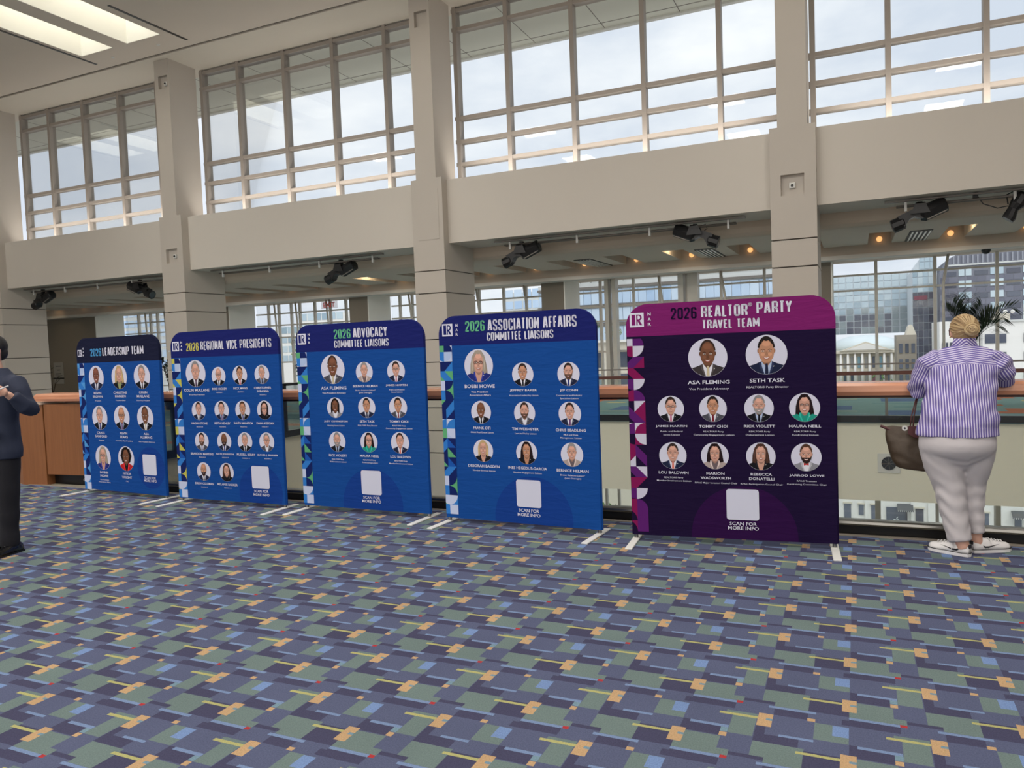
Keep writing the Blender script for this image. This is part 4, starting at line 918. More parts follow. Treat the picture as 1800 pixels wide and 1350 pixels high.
def strip_rows(b):
    if b < 5:
        n, bl, w, a, md = (20, 36, 98), (52, 124, 204), (196, 206, 234), PAL[b]['a'], (30, 88, 176)
        if b == 1: a = (84, 152, 216)
        F = lambda c: [('F', c)]
        return [(F(a), [('F', n), ('Q', 'tr', w), ('Q', 'bl', n)]), ([('F', w), ('Q', 'tr', bl)], [('F', w), ('Q', 'tl', (178, 196, 230))]), (F(n), [('F', n), ('T', 'br', bl)]),
                ([('F', bl), ('T', 'bl', a)], [('F', bl), ('T', 'tr', a)]), (F(w), [('F', a), ('Q', 'tl', n)]), ([('F', md), ('Q', 'br', bl)], [('F', a), ('Q', 'bl', n)]),
                ([('F', n), ('T', 'tl', a)], [('F', n), ('T', 'br', bl)]), (F(n), [('F', n), ('T', 'tl', bl)]), ([('F', w), ('Q', 'br', bl)], [('F', w), ('Q', 'br', bl)]),
                (F(a), [('F', (178, 196, 230)), ('Q', 'tr', w)]), ([('F', n), ('T', 'br', bl)], [('F', md), ('T', 'tr', n)]), ([('F', n), ('T', 'tl', bl)], [('F', n), ('T', 'bl', a)]),
                ([('F', n), ('T', 'bl', a)], [('F', md), ('T', 'tr', n)]), ([('F', bl), ('T', 'tl', n)], [('F', n), ('T', 'tl', bl)]), (F(w), [('F', a), ('Q', 'tl', n)]),
                (F(bl), [('F', a), ('Q', 'bl', n)]), ([('F', a), ('Q', 'tr', w)], [('F', bl), ('Q', 'tl', w)]), (F(bl), F(w))]
    w, p, g, k = (206, 204, 222), (92, 32, 110), (132, 24, 84), (28, 14, 50)
    F = lambda c: [('F', c)]
    return [(F(w), [('F', k), ('Q', 'bl', p)]), ([('F', k), ('Q', 'tr', g)], [('F', k), ('Q', 'tl', w)]), ([('F', k), ('T', 'br', p)], [('F', p), ('T', 'br', g)]),
            ([('F', k), ('T', 'tr', g)], [('F', k), ('T', 'bl', g)]), ([('F', k), ('Q', 'tr', p)], [('F', k), ('Q', 'tl', w)]), ([('F', k), ('Q', 'br', g)], [('F', k), ('Q', 'bl', p)]),
            ([('F', k), ('T', 'bl', p)], [('F', g), ('T', 'tl', w)]), ([('F', p), ('T', 'bl', k)], [('F', g), ('T', 'bl', p)]), ([('F', w), ('Q', 'br', p)], [('F', w), ('Q', 'br', g)]),
            ([('F', g), ('Q', 'tr', k)], [('F', g), ('Q', 'tr', w)]), ([('F', g)], [('F', k), ('T', 'bl', p)]), ([('F', g), ('T', 'br', w)], [('F', p), ('T', 'bl', k)]),
            ([('F', p), ('T', 'bl', k)], [('F', p), ('T', 'tr', w)]), (F(g), [('F', k), ('T', 'tl', g)]), ([('F', k), ('Q', 'tr', p)], [('F', k), ('Q', 'tl', w)]),
            ([('F', g)], [('F', k), ('Q', 'bl', p)]), ([('F', g), ('Q', 'bl', k)], F(p)), ([('F', g), ('Q', 'bl', k)], F(p))]
BLAB = {1: 'leftmost fabric banner with a near-black header, light blue year and eight portraits', 2: 'blue fabric banner with a yellow year in its header and fourteen portraits',
        3: 'blue fabric banner with green year, middle one of the five, before the square column', 4: 'blue fabric banner with green year standing left of the purple banner', 5: 'purple and magenta fabric banner, the rightmost, beside the woman'}
HN = {'longblonde': 'long blonde hair', 'grey': 'short grey hair', 'curly': 'curly black hair'}
TXT = mat('print_white', (222, 222, 238), .7)
for b in range(1, 6):
    x0, y0, a = BPLANE[b]
    t = thing('banner_stand', BLAB[b], 'banner', (x0, y0, 0), a, 'fabric banners on white feet')
    # fabric sleeve over its tube frame
    rr = .17; pts = [(0, BZ), (BW, BZ)]
    pts += [(BW-rr+rr*math.cos(R(k*9)), BZ+BH-rr+rr*math.sin(R(k*9))) for k in range(11)]
    pts += [(rr-rr*math.sin(R(k*9)), BZ+BH-rr+rr*math.cos(R(k*9))) for k in range(11)]
    bm = bmesh.new(); prism(bm, pts, 0, .035, 'y')
    bmesh.ops.bevel(bm, geom=[e for e in bm.edges if abs(e.verts[0].co.y-e.verts[1].co.y) < 1e-6 and max(e.verts[0].co.z, e.verts[1].co.z) > BZ+.01], offset=.011, segments=3, affect='EDGES')
    bmo('fabric', bm, fabric_mat(b), t)
    for x in (.03, BW-.03):
        bm = bmesh.new(); box(bm, x-.028, x+.028, -.32, .19, 0, .012); bmesh.ops.bevel(bm, geom=bm.edges[:], offset=.003, segments=1, affect='EDGES'); bmo('foot', bm, WHITEM, t)
        bm = bmesh.new(); tube(bm, [(x, .018, .01), (x, .018, .06)], .016, 10); bmo('post', bm, STEEL, t)
    # coloured tile strip
    pic = Pic(-.0012, 0); T_ = .0865; vt = SPEC[b]['hdr'][0]+BZ-.003; v = vt-.056
    for L_, R_ in strip_rows(b):
        tile(pic, .048-T_, v, T_, L_, .004, vt); tile(pic, .048, v, T_, R_, .0, vt); v -= T_
        pic.y = -.0012
    pic.done('pattern_strip', t)
    # logo : block letter R in a square
    lx0, lz0, lx1, lz1 = SPEC[b]['logo']; lx0 = max(lx0, .03); S_ = min(lx1-lx0, lz1-lz0); lz0 += BZ
    W_ = (222, 222, 238); D_ = PAL[b]['h']; pic = Pic(-.002, .0005)
    q = lambda P: [(lx0+x*S_, lz0+z*S_) for x, z in P]
    pic.poly(q([(0, 0), (1, 0), (1, 1), (0, 1)]), W_); pic.poly(q([(.13, .12), (.40, .12), (.40, .88), (.13, .88)]), D_)
    pic.poly(q([(.47, .12), (.47, .88), (.66, .88), (.78, .84), (.85, .74), (.85, .60), (.78, .50), (.70, .46), (.88, .14), (.88, .12), (.72, .12), (.56, .42), (.56, .12)]), D_)
    pic.poly(q([(.56, .80), (.66, .80), (.74, .74), (.74, .62), (.66, .54), (.56, .54)]), W_)
    pic.done('logo', t)
    nx0, nz0, nx1, nz1 = SPEC[b]['nar']
    for k, ch in enumerate('NAR'):
        link('letter', text_mesh(ch, .024, .024, (nx0+nx1)/2+.006, nz1+BZ-.012-k*.040, TXT, t, 'letter'), None, t)
    # portraits and captions
    ps = [p for p in PORT if p[0] == b]
    for n_, (bb, u, v, r, spec) in enumerate(ps):
        pic = Pic(-.0015, .00012); portrait(pic, u, v+BZ, r, spec, n_)
        s5 = spec.split(',')
        lab = 'printed round portrait, %s, %s clothes' % (('long hair' if 'long' in s5[1] else 'bald head' if 'bald' in s5[1] else 'grey hair' if 'grey' in s5[1] else 'curly hair' if 'curly' in s5[1] else 'bobbed hair' if 'bob' in s5[1] else 'short hair'), {'greyw': 'light grey', 'greyd': 'dark grey'}.get(s5[2], s5[2]))
        pic.done('portrait', t, lab)
    accm = pm(PAL[b]['acc'])
    for (bb, s, u, v, w, h, kind) in TEXT:
        if bb != b: continue
        m_ = accm if kind in ('acc', 'dark') else TXT
        me = block_text(s, w, h*1.04, u, v+BZ, m_) if kind in ('head', 'acc', 'dark') and s != '®' else text_mesh(s, w, h*(1.0 if kind != 's' else 1.15), u, v+BZ, m_, t, 'lettering', bold=(0 if s == '®' else .034 if kind in ('head', 'acc', 'dark') else .013 if kind != 's' else .003), capfit=(kind != 's'), y=-.0028)
        link('title_lettering' if kind in ('head', 'acc', 'dark') else 'caption', me, None, t)
    # white rounded card (its code is left out)
    cx0, cz0, cx1, cz1 = SPEC[b]['card']; S2 = .118; ccx, ccz = (cx0+cx1)/2, (cz0+cz1)/2+BZ; c_ = .02; pic = Pic(-.002, .0005)
    P_ = []
    for sx_, sz, a0 in ((1, -1, -90), (1, 1, 0), (-1, 1, 90), (-1, -1, 180)):
        P_ += [(ccx+sx_*(S2-c_)+c_*math.cos(R(a0+k*22.5)), ccz+sz*(S2-c_)+c_*math.sin(R(a0+k*22.5))) for k in range(5)]
    pic.poly(P_, (214, 216, 234)); o = pic.done('blank_card', t)
# ================================================================== PEOPLE
SKIN = mat('skin', (214, 168, 148), .55, var=.05, vscale=30, spec=.4)
def stripe_mat(name, c1, c2, per, duty):
    m = mat(name, c1, .75, spec=.3); t = m.node_tree; B = t.nodes['Principled BSDF']; N = t.nodes.new; L = t.links.new
    at = N('ShaderNodeAttribute'); at.attribute_name = 's'
    md = N('ShaderNodeMath'); md.operation = 'WRAP'; md.inputs[1].default_value = per; md.inputs[2].default_value = 0; L(at.outputs['Fac'], md.inputs[0])
    lt = N('ShaderNodeMath'); lt.operation = 'LESS_THAN'; lt.inputs[1].default_value = per*duty; L(md.outputs[0], lt.inputs[0])
    mx = N('ShaderNodeMix'); mx.data_type = 'RGBA'; mx.inputs[6].default_value = rgb(c1); mx.inputs[7].default_value = rgb(c2); L(lt.outputs[0], mx.inputs[0]); L(mx.outputs[2], B.inputs['Base Color'])
    return m
def set_s(o, fn):
    me = o.data; at = me.attributes.new('s', 'FLOAT', 'POINT')
    at.data.foreach_set('value', [fn(v.co) for v in me.vertices])
SHIRT = stripe_mat('striped_shirt', (106, 94, 160), (210, 204, 226), .0162, .38)
PANTS = mat('pale_trousers', (194, 189, 192), .8, var=.03, vscale=9, bump=.1, bscale=300)
def wr(f, amp):   # cloth folds : fn of position
    return lambda p: amp*f(p)
# ---- woman leaning on the rail, seen from behind
t = thing('person', 'woman in purple striped shirt and pale trousers leaning on the rail with her back turned', 'person', (0, 0, 0))
bm = bmesh.new()
ell(bm, (.715, 6.43, 1.565), (.078, .095, .112), 20, 14)           # skull
ell(bm, (.712, 6.48, 1.50), (.055, .06, .055), 14, 10)
tube(bm, [(.70, 6.33, 1.38), (.708, 6.36, 1.44), (.713, 6.40, 1.50)], [.07, .062, .06], 12)  # neck
ell(bm, (.635, 6.425, 1.545), (.012, .022, .034), 10, 8); ell(bm, (.795, 6.425, 1.545), (.012, .022, .034), 10, 8)
ell(bm, (.69, 6.53, 1.545), (.014, .022, .02), 8, 6)
ell(bm, (.66, 6.25, 1.15), (.12, .09, .25), 16, 12)             # torso core under the shirt
tube(bm, [(.49, 6.29, 1.36), (.43, 6.40, 1.17), (.52, 6.60, 1.22), (.60, 6.70, 1.215)], [.045, .04, .032, .026], 10)
tube(bm, [(.89, 6.29, 1.36), (.97, 6.42, 1.235), (.86, 6.60, 1.225), (.78, 6.70, 1.215)], [.045, .04, .032, .026], 10)
tube(bm, [(.70, 6.31, 1.38), (.50, 6.29, 1.36)], .05, 10); tube(bm, [(.70, 6.31, 1.38), (.89, 6.29, 1.36)], .05, 10)
for sx_, hx, hy in ((1, .60, 6.70), (-1, .78, 6.70)):
    ell(bm, (hx+.04*sx_, hy+.02, 1.212), (.045, .04, .016), 12, 8)
    for k in range(4):
        bx = hx+.07*sx_; by = hy-.012+.02*k; ln = (.055, .065, .062, .048)[k]
        tube(bm, [(bx-.02*sx_, by, 1.213), (bx+ln*.5*sx_, by+.004, 1.217), (bx+ln*sx_, by+.004, 1.203)], [.0095, .0088, .007], 8)
    tube(bm, [(hx+.02*sx_, hy-.015, 1.212), (hx+.05*sx_, hy-.035, 1.212), (hx+.075*sx_, hy-.042, 1.206)], [.011, .0095, .008], 8)
for p in ([(.56, 6.12, .80), (.60, 6.10, .45), (.645, 6.03, .10), (.66, 6.02, .05)], [(.73, 6.15, .80), (.735, 6.17, .45), (.745, 6.15, .10), (.755, 6.16, .05)]): tube(bm, p, [.07, .055, .042, .042], 12)
remesh('body', bm, .0075, SKIN, t, 2)
# hair and bun
hairm = mat('blonde_hair', (172, 146, 110), .5, var=.42, vscale=6, spec=.5)
tt = hairm.node_tree; mpn = tt.nodes.new('ShaderNodeMapping'); mpn.inputs['Scale'].default_value = (14, 8, 44)
nz = [n for n in tt.nodes if n.type == 'TEX_NOISE'][0]; tcn = [n for n in tt.nodes if n.type == 'TEX_COORD'][0]
tt.links.new(tcn.outputs['Object'], mpn.inputs[0]); tt.links.new(mpn.outputs[0], nz.inputs['Vector'])
bm = bmesh.new(); ell(bm, (.715, 6.405, 1.588), (.092, .098, .095), 22, 16); ell(bm, (.715, 6.385, 1.548), (.082, .075, .075), 20, 14)
ell(bm, (.716, 6.37, 1.508), (.058, .05, .035), 14, 10)
hair = remesh('hair', bm, .006, hairm, t, 8, lambda p: .0011*math.sin(150*math.atan2(p.z-1.50, p.x-.745)*.5+30*(p.x-.72)))
bm = bmesh.new(); ell(bm, (.748, 6.285, 1.566), (.050, .040, .044), 18, 12)
remesh('hair_bun', bm, .005, hairm, hair, 4, lambda p: .0012*math.sin(14*math.atan2(p.z-1.57, p.x-.745)))
# combed strands running from the hairline to the bun
hm2 = [mat('hair_light', (196, 172, 130), .45, var=.2, vscale=40, spec=.5), mat('hair_mid', (160, 132, 94), .5, var=.2, vscale=40), mat('hair_dark', (122, 98, 68), .55, var=.2, vscale=40)]
HC, HR_ = Vector((.715, 6.402, 1.580)), Vector((.0935, .0995, .1))
bund = Vector(((.745-.715)/HR_.x, (6.31-6.402)/HR_.y, (1.568-1.580)/HR_.z)).normalized()
sb = [bmesh.new() for _ in hm2]; rnd = random.Random(11)
for k in range(150):
    a = 2*math.pi*k/150; ax1 = bund.orthogonal().normalized(); ax2 = bund.cross(ax1)
    far = math.radians(118 + 8*math.sin(3*a)+rnd.uniform(-6, 6))
    dv = ax1*math.cos(a)+ax2*math.sin(a)
    if dv.z < -.2: far *= .50+.18*(1+dv.z)
    pts = []
    for j in range(10):
        th = far*(1-j/9.0)+.30*(j/9.0); wob = .05*math.sin(j*.8+k)
        d = (bund*math.cos(th)+(ax1*math.cos(a+wob)+ax2*math.sin(a+wob))*math.sin(th))
        q = Vector((HC.x+d.x*HR_.x, HC.y+d.y*HR_.y, HC.z+d.z*HR_.z)); 
        if q.z < 1.495: q.z = 1.495
        pts.append(q)
    tube(sb[rnd.choice((0, 0, 1, 1, 1, 2))], pts, [.0018]+[.0034]*8+[.003], 5)
for k in range(26):
    r0 = .012+.036*rnd.random(); a0 = rnd.uniform(0, 6.28); pts = []
    for j in range(9):
        a = a0+j*.42; z_ = 1.566+r0*.9*math.sin(a); y_ = 6.285-.038*math.sqrt(max(0, 1-(r0/.052)**2))
        pts.append((.748+r0*math.cos(a), y_-.001, z_))
    tube(sb[rnd.choice((0, 0, 1, 2))], pts, [.002]+[.0034]*7+[.002], 5)
for b_, m_ in zip(sb, hm2):
    so2 = bmo('hair_strands', b_, m_, hair, smooth=True); so2['kind'] = 'stuff'
bm = bmesh.new(); tube(bm, [(.742+.036*math.cos(a), 6.322, 1.572+.034*math.sin(a)) for a in [2*math.pi*k/16 for k in range(8, 14)]], .004, 6); bmo('hair_tie', bm, DARKM, hair)
bm = bmesh.new(); tube(bm, [(.633, 6.40, 1.565), (.625, 6.46, 1.566), (.628, 6.525, 1.562)], .003, 6)
tube(bm, [(.634+.0*math.cos(a), 6.545+.014*math.cos(a), 1.553+.026*math.sin(a)) for a in [2*math.pi*k/14 for k in range(15)]], .0028, 6)
tube(bm, [(.634, 6.545, 1.575), (.66, 6.553, 1.57), (.70, 6.556, 1.565), (.79, 6.545, 1.57)], .0028, 6)
bmo('glasses', bm, mat('glasses_red', (92, 40, 48), .35), t)
bm = bmesh.new(); ell(bm, (.627, 6.418, 1.516), (.005, .005, .006), 8, 6); bmo('earring', bm, mat('gold', (212, 180, 110), .3, .8), t)
# shirt (torso)
def fold(p):
    z, x = p.z, p.x
    f = math.sin(34*z+6*math.sin(7*(x-.6))+9*x)*.5+math.sin(58*z-13*x+1.7)*.3+math.sin(22*x+15*z)*.3
    w_ = max(0, min(1, (1.33-z)/.1))*(1 if z > .9 else .5)
    return .011*(abs(f)**.8*(1 if f > 0 else -1))*w_
bm = bmesh.new()
tube(bm, [(.60, 6.31, 1.37), (.54, 6.30, 1.35), (.50, 6.295, 1.335)], [.075, .072, .05], 14); tube(bm, [(.80, 6.31, 1.37), (.86, 6.30, 1.35), (.90, 6.295, 1.335)], [.075, .072, .05], 14); tube(bm, [(.57, 6.31, 1.38), (.70, 6.33, 1.415), (.83, 6.31, 1.38)], [.06, .055, .06], 14)
loft(bm, [(.835, .632, 6.10, .255, .205), (.90, .632, 6.11, .250, .205), (.98, .645, 6.13, .240, .200), (1.06, .655, 6.17, .228, .190), (1.14, .668, 6.21, .222, .182), (1.22, .680, 6.25, .226, .170), (1.30, .690, 6.28, .232, .150), (1.36, .697, 6.30, .205, .125), (1.405, .702, 6.32, .145, .10), (1.43, .705, 6.34, .09, .08), (1.455, .708, 6.36, .07, .07)], 32)
sh = remesh('shirt', bm, .0095, SHIRT, t, 3, fold)
set_s(sh, lambda p: (p.z*1.15+.20*abs(p.x-.70) if p.z > 1.315+.015*math.cos((p.x-.69)*9) else p.x+.06*(p.x-.66)*(p.z-.9)))
def sleeve(path, rad, nm='sleeve'):
    bm = bmesh.new(); tube(bm, path, rad, 18)
    P = [Vector(p) for p in path]
    o = remesh(nm, bm, .009, SHIRT, t, 3, lambda p: .006*math.sin(46*p.z+20*p.y+8*p.x)+.004*math.sin(70*p.z-30*p.x))
    def s(p):
        best = None
        for i in range(len(P)-1):
            a, b = P[i], P[i+1]; d = b-a; u = max(0, min(1, (p-a).dot(d)/d.length_squared)); q = a+d*u; ds = (p-q).length
            if best is None or ds < best[0]: best = (ds, q, d)
        q = best[1]; d = best[2].normalized(); e1 = Vector((1, 0, 0)); e1 = (e1-d*e1.dot(d)).normalized(); e2 = d.cross(e1); r_ = p-q
        return .07*math.atan2(r_.dot(e2), r_.dot(e1))
    set_s(o, s)
sleeve([(.575, 6.30, 1.36), (.53, 6.295, 1.352), (.475, 6.29, 1.325), (.435, 6.32, 1.23), (.415, 6.36, 1.13), (.45, 6.44, 1.145), (.50, 6.53, 1.19)], [.055, .078, .084, .078, .074, .062, .05])
sleeve([(.815, 6.30, 1.36), (.855, 6.295, 1.35), (.905, 6.29, 1.32), (.945, 6.34, 1.26), (.955, 6.41, 1.215), (.905, 6.50, 1.225), (.87, 6.58, 1.23)], [.055, .078, .086, .08, .075, .06, .045])
bm = bmesh.new()
rs = []
for k in range(22):
    a = R(-62+k*(304)/21.0) + R(180) + R(0)
    cx_, cy_ = math.sin(a), math.cos(a)
    rs.append([bm.verts.new((.712+cx_*q[0], 6.365+cy_*q[0]*.9, q[1]+(.012 if cy_ < 0 else 0))) for q in ((.066, 1.492), (.072, 1.494), (.088, 1.432), (.080, 1.428))])
for i in range(21):
    for j in range(4): bm.faces.new((rs[i][j], rs[i][(j+1) % 4], rs[i+1][(j+1) % 4], rs[i+1][j]))
bmesh.ops.recalc_face_normals(bm, faces=bm.faces[:])
cl_ = bmo('collar', bm, SHIRT, t, smooth=True); set_s(cl_, lambda p: abs(p.x-.712)*.75+p.z*.75+1)
# trousers
def pfold(p):
    z = p.z
    k = math.exp(-((z-.40)/.14)**2)+.5*math.exp(-((z-.22)/.12)**2)+.35*math.exp(-((z-.66)/.06)**2)
    return .0045*k*math.sin(62*z+(22 if p.x < .69 else -22)*(p.x-.65)+3*math.sin(30*p.y))
bm = bmesh.new()
loft(bm, [(.60, .63, 6.10, .09, .08), (.66, .628, 6.10, .18, .14), (.71, .628, 6.09, .222, .18), (.74, .628, 6.09, .238, .20), (.78, .63, 6.09, .240, .205), (.84, .63, 6.10, .235, .195), (.92, .64, 6.12, .215, .17), (.96, .64, 6.13, .205, .16)], 28)
tube(bm, [(.525, 6.09, .76), (.545, 6.095, .62), (.582, 6.09, .48), (.604, 6.06, .30), (.637, 6.03, .10)], [(.135, .14), (.125, .125), (.103, .105), (.088, .09), (.077, .082)], 18, up=(1, 0, 0))
tube(bm, [(.745, 6.11, .76), (.745, 6.14, .62), (.735, 6.18, .48), (.735, 6.17, .30), (.748, 6.15, .135)], [(.128, .14), (.105, .12), (.080, .095), (.065, .08), (.056, .072)], 18, up=(1, 0, 0))
remesh('trousers', bm, .009, PANTS, t, 14, pfold)
# trainers
SHW = mat('white_leather', (226, 224, 224), .45, var=.03, vscale=20); SHB = mat('black_trim', (28, 28, 34), .5)
def trainer(hx, hy, ang, L_=.275):
    rt_ = Matrix.Translation((hx, hy, 0)) @ Matrix.Rotation(ang, 4, 'Z')
    def X(bm): bmesh.ops.transform(bm, matrix=rt_, verts=bm.verts[:])
    bm = bmesh.new()
    # x along foot from heel (0) to toe
    loft_sec = [(0.0, .026, .055), (.03, .036, .075), (.08, .037, .080), (.14, .040, .066), (.20, .044, .050), (.25, .036, .040), (.272, .020, .030)]
    rings = []
    for x, w_, h_ in loft_sec:
        rings.append([bm.verts.new((x-.02, w_*math.cos(a), .022+max(0, h_*math.sin(a)) if math.sin(a) >= 0 else .022)) for a in [2*math.pi*k/16 for k in range(16)]])
    for i in range(len(rings)-1):
        for k in range(16): bm.faces.new((rings[i][k], rings[i][(k+1) % 16], rings[i+1][(k+1) % 16], rings[i+1][k]))
    bm.faces.new(rings[0][::-1]); bm.faces.new(rings[-1]); X(bm)
    s = bmo('shoe', bm, SHW, t, smooth=True)
    bm = bmesh.new(); out = [(-.028, 0), (-.02, .030), (.03, .040), (.12, .040), (.19, .048), (.235, .040), (.26, .018), (.262, 0)]
    pts = out+[(x, -y) for x, y in out[::-1][1:-1]]
    prism(bm, pts, .0, .026, 'z'); bmesh.ops.bevel(bm, geom=bm.edges[:], offset=.003, segments=1, affect='EDGES'); X(bm); bmo('sole', bm, SHW, s)
    bm = bmesh.new(); prism(bm, [(x*1.012, y*1.02) for x, y in pts], .024, .0275, 'z'); X(bm); bmo('sole_line', bm, SHB, s)
    for sd in (-1, 1):     # side mark : long curved tick
        bm = bmesh.new()
        c = [(.035, .058), (.030, .046), (.042, .036), (.075, .038), (.165, .062), (.085, .050), (.055, .050)]
        F_ = []
        for x, z in c:
            w_ = .030 if x < .05 else (.039 if x < .12 else .0435)
            zz = (z-.022)/(.078 if x < .1 else .056); y = w_*math.sqrt(max(0, 1-min(1, zz)**2))+.0035
            F_.append(bm.verts.new((x, y*sd, z)))
        bmesh.ops.triangulate(bm, faces=[bm.faces.new(F_)]); X(bm); bmo('side_tick', bm, SHB, s)
    bm = bmesh.new()
    for k in range(5):
        xx = .10+.022*k; h_ = .022+(.080-.18*(xx-.08))
        tube(bm, [(xx, -.022, h_-.012), (xx+.004, 0, h_-.002), (xx, .022, h_-.012)], .0032, 5)
    tube(bm, [(.10, 0, .098), (.085, .02, .09), (.07, .045, .062), (.085, .05, .04)], .0026, 5)
    tube(bm, [(.10, 0, .098), (.095, -.03, .09), (.10, -.048, .06)], .0026, 5); X(bm); bmo('laces', bm, SHW, s)
    bm = bmesh.new(); V_ = [bm.verts.new(p) for p in ((-.0495, -.010, .016), (-.0495, -.004, .010), (-.0495, .014, .022), (-.0495, -.003, .014))]; bm.faces.new(V_)
    for v_ in bm.verts: v_.co.x += .019
    X(bm); bmo('heel_mark', bm, SHB, s)
    bm = bmesh.new(); box(bm, -.024, -.018, -.016, .016, .06, .085); X(bm); bmo('heel_tab', bm, SHB, s)
trainer(.675, 6.01, R(180-32)); trainer(.735, 6.135, R(28))
# ---- tote bag hanging from her left arm
t = thing('tote_bag', 'dark brown fabric tote bag with maroon leather handles hanging from her left elbow', 'bag', (0, 0, 0))
BAGM = mat('brown_nylon', (72, 58, 44), .5, var=.12, vscale=6, bump=.3, bscale=22); LEA = mat('maroon_leather', (84, 42, 44), .45, var=.1)
bm = bmesh.new(); rings = []
for z, xa, xb, w_ in ((.535, .30, .56, .05), (.545, .255, .60, .065), (.60, .235, .62, .075), (.68, .205, .62, .07), (.76, .192, .61, .055), (.81, .185, .60, .03), (.838, .190, .59, .014), (.850, .24, .57, .008)):
    ring = []
    for k in range(28):
        a = 2*math.pi*k/28; c, s_ = math.cos(a), math.sin(a)
        ring.append(bm.verts.new(((xa+xb)/2+(xb-xa)/2*math.copysign(abs(c)**.6, c), 6.34+w_*math.copysign(abs(s_)**.8, s_), z+(.025*c*c if z > .8 else 0)-(.02*abs(c) if z < .56 else 0)*-1)))
    rings.append(ring)
for i in range(len(rings)-1):
    for k in range(28): bm.faces.new((rings[i][k], rings[i][(k+1) % 28], rings[i+1][(k+1) % 28], rings[i+1][k]))
bm.faces.new(rings[0][::-1]); bm.faces.new(rings[-1])
remesh('bag_body', bm, .008, BAGM, t, 2, lambda p: .0022*math.sin(38*(p.x-.3)+20*(p.z-.7)+2*math.sin(p.z*30)))
bm = bmesh.new(); prism(bm, [(.34, .875), (.47, .875), (.475, .81), (.44, .795), (.405, .79), (.37, .795), (.335, .82)], 6.255, 6.275, 'y'); bmo('flap', bm, LEA, t)
for dx in (0, .02):
    bm = bmesh.new(); tube(bm, [(.35+dx, 6.30, .85), (.365+dx*.8, 6.33, .95), (.395+dx*.4, 6.37, 1.06), (.43, 6.42, 1.115)], [(.009, .005)]*4, 8); bmo('handle', bm, LEA, t, smooth=True)
bm = bmesh.new(); bmesh.ops.create_cone(bm, cap_ends=True, segments=20, radius1=.019, radius2=.019, depth=.006, matrix=Matrix.Translation((.315, 6.262, .86)) @ Matrix.Rotation(R(90), 4, 'X')); bd = bmo('badge', bm, WHITEM, t)
bm = bmesh.new(); bmesh.ops.create_cone(bm, cap_ends=True, segments=12, radius1=.007, radius2=.007, depth=.008, matrix=Matrix.Translation((.315, 6.261, .86)) @ Matrix.Rotation(R(90), 4, 'X')); bmo('badge_centre', bm, SHB, bd)
bm = bmesh.new(); tube(bm, [(.235, 6.338, .835), (.195, 6.336, .85), (.155, 6.335, .868)], [.014, .011, .010], 8); bmo('pull_tab', bm, LEA, t)
bm = bmesh.new(); ell(bm, (.455, 6.262, .625), (.007, .004, .007), 8, 6); bmo('stud', bm, STEEL, t)

# ---- man at the left edge
t = thing('person', 'man in a dark navy suit at the left edge holding a white pen and card', 'person', (0, 0, 0))
SUIT = mat('navy_suit', (34, 42, 64), .8, var=.08, vscale=60, bump=.1, bscale=400); TRO = mat('black_trousers', (20, 20, 28), .85)
mx, my = -6.515, 3.98
bm = bmesh.new()
ell(bm, (mx-.005, my-.02, 1.70), (.078, .10, .12), 20, 14); ell(bm, (mx-.005, my-.055, 1.635), (.058, .065, .055), 14, 10)
ell(bm, (mx-.005, my-.125, 1.685), (.015, .022, .024), 8, 6); ell(bm, (mx+.075, my-.01, 1.69), (.012, .022, .034), 8, 6); ell(bm, (mx-.085, my-.01, 1.69), (.012, .022, .034), 8, 6)
tube(bm, [(mx, my+.02, 1.44), (mx, my, 1.53), (mx, my-.01, 1.60)], [.07, .06, .058], 12)
ell(bm, (mx, my, 1.2), (.14, .09, .28), 16, 12)
tube(bm, [(mx, my+.02, 1.40), (mx+.20, my+.02, 1.40), (mx+.36, my+.02, 1.22), (mx+.37, my-.08, 1.29), (mx+.37, my-.15, 1.345)], [.06, .05, .042, .034, .028], 10)
tube(bm, [(mx, my+.02, 1.40), (mx-.20, my+.02, 1.40), (mx-.30, my, 1.20), (mx-.15, my-.2, 1.22), (mx-.05, my-.26, 1.30)], [.06, .05, .042, .034, .028], 10)
for hx, hz, sx_ in ((mx+.385, 1.365, -1), (mx-.02, 1.31, 1)):
    my_ = my; my = my+(.075 if sx_ < 0 else 0)
    ell(bm, (hx, my-.255, hz), (.042, .022, .036), 12, 8)
    for k in range(4):
        zz = hz+.026-.019*k; ln = (.05, .058, .055, .042)[k]
        tube(bm, [(hx+.02*sx_, my-.262, zz), (hx+.055*sx_, my-.285, zz+.004), (hx+(.03+ln*.4)*sx_, my-.31, zz), (hx+.012*sx_, my-.312, zz-.003)], [.0098, .009, .0085, .007], 8)
    tube(bm, [(hx-.005*sx_, my-.265, hz+.03), (hx+.01*sx_, my-.29, hz+.05), (hx+.035*sx_, my-.31, hz+.052)], [.012, .0105, .009], 8)
    my = my_
for s_ in (-1, 1): tube(bm, [(mx+.07*s_, my, .9), (mx-.01+.06*s_, my, .5), (mx-.03+.06*s_, my, .08)], [.05, .045, .03], 10)
remesh('body', bm, .008, SKIN, t, 2)
bm = bmesh.new(); ell(bm, (mx-.005, my+.01, 1.735), (.086, .102, .095), 20, 14); ell(bm, (mx-.005, my+.045, 1.68), (.08, .06, .07), 16, 10)
hairb = mat('black_hair', (26, 24, 26), .5)
remesh('hair', bm, .008, hairb, t, 2)
bm = bmesh.new()
for s_ in (-1, 1): ell(bm, (mx-.005+.03*s_, my-.112, 1.705), (.013, .008, .007), 10, 6)
bmo('eyes', bm, mat('eye', (60, 44, 40), .3), t)
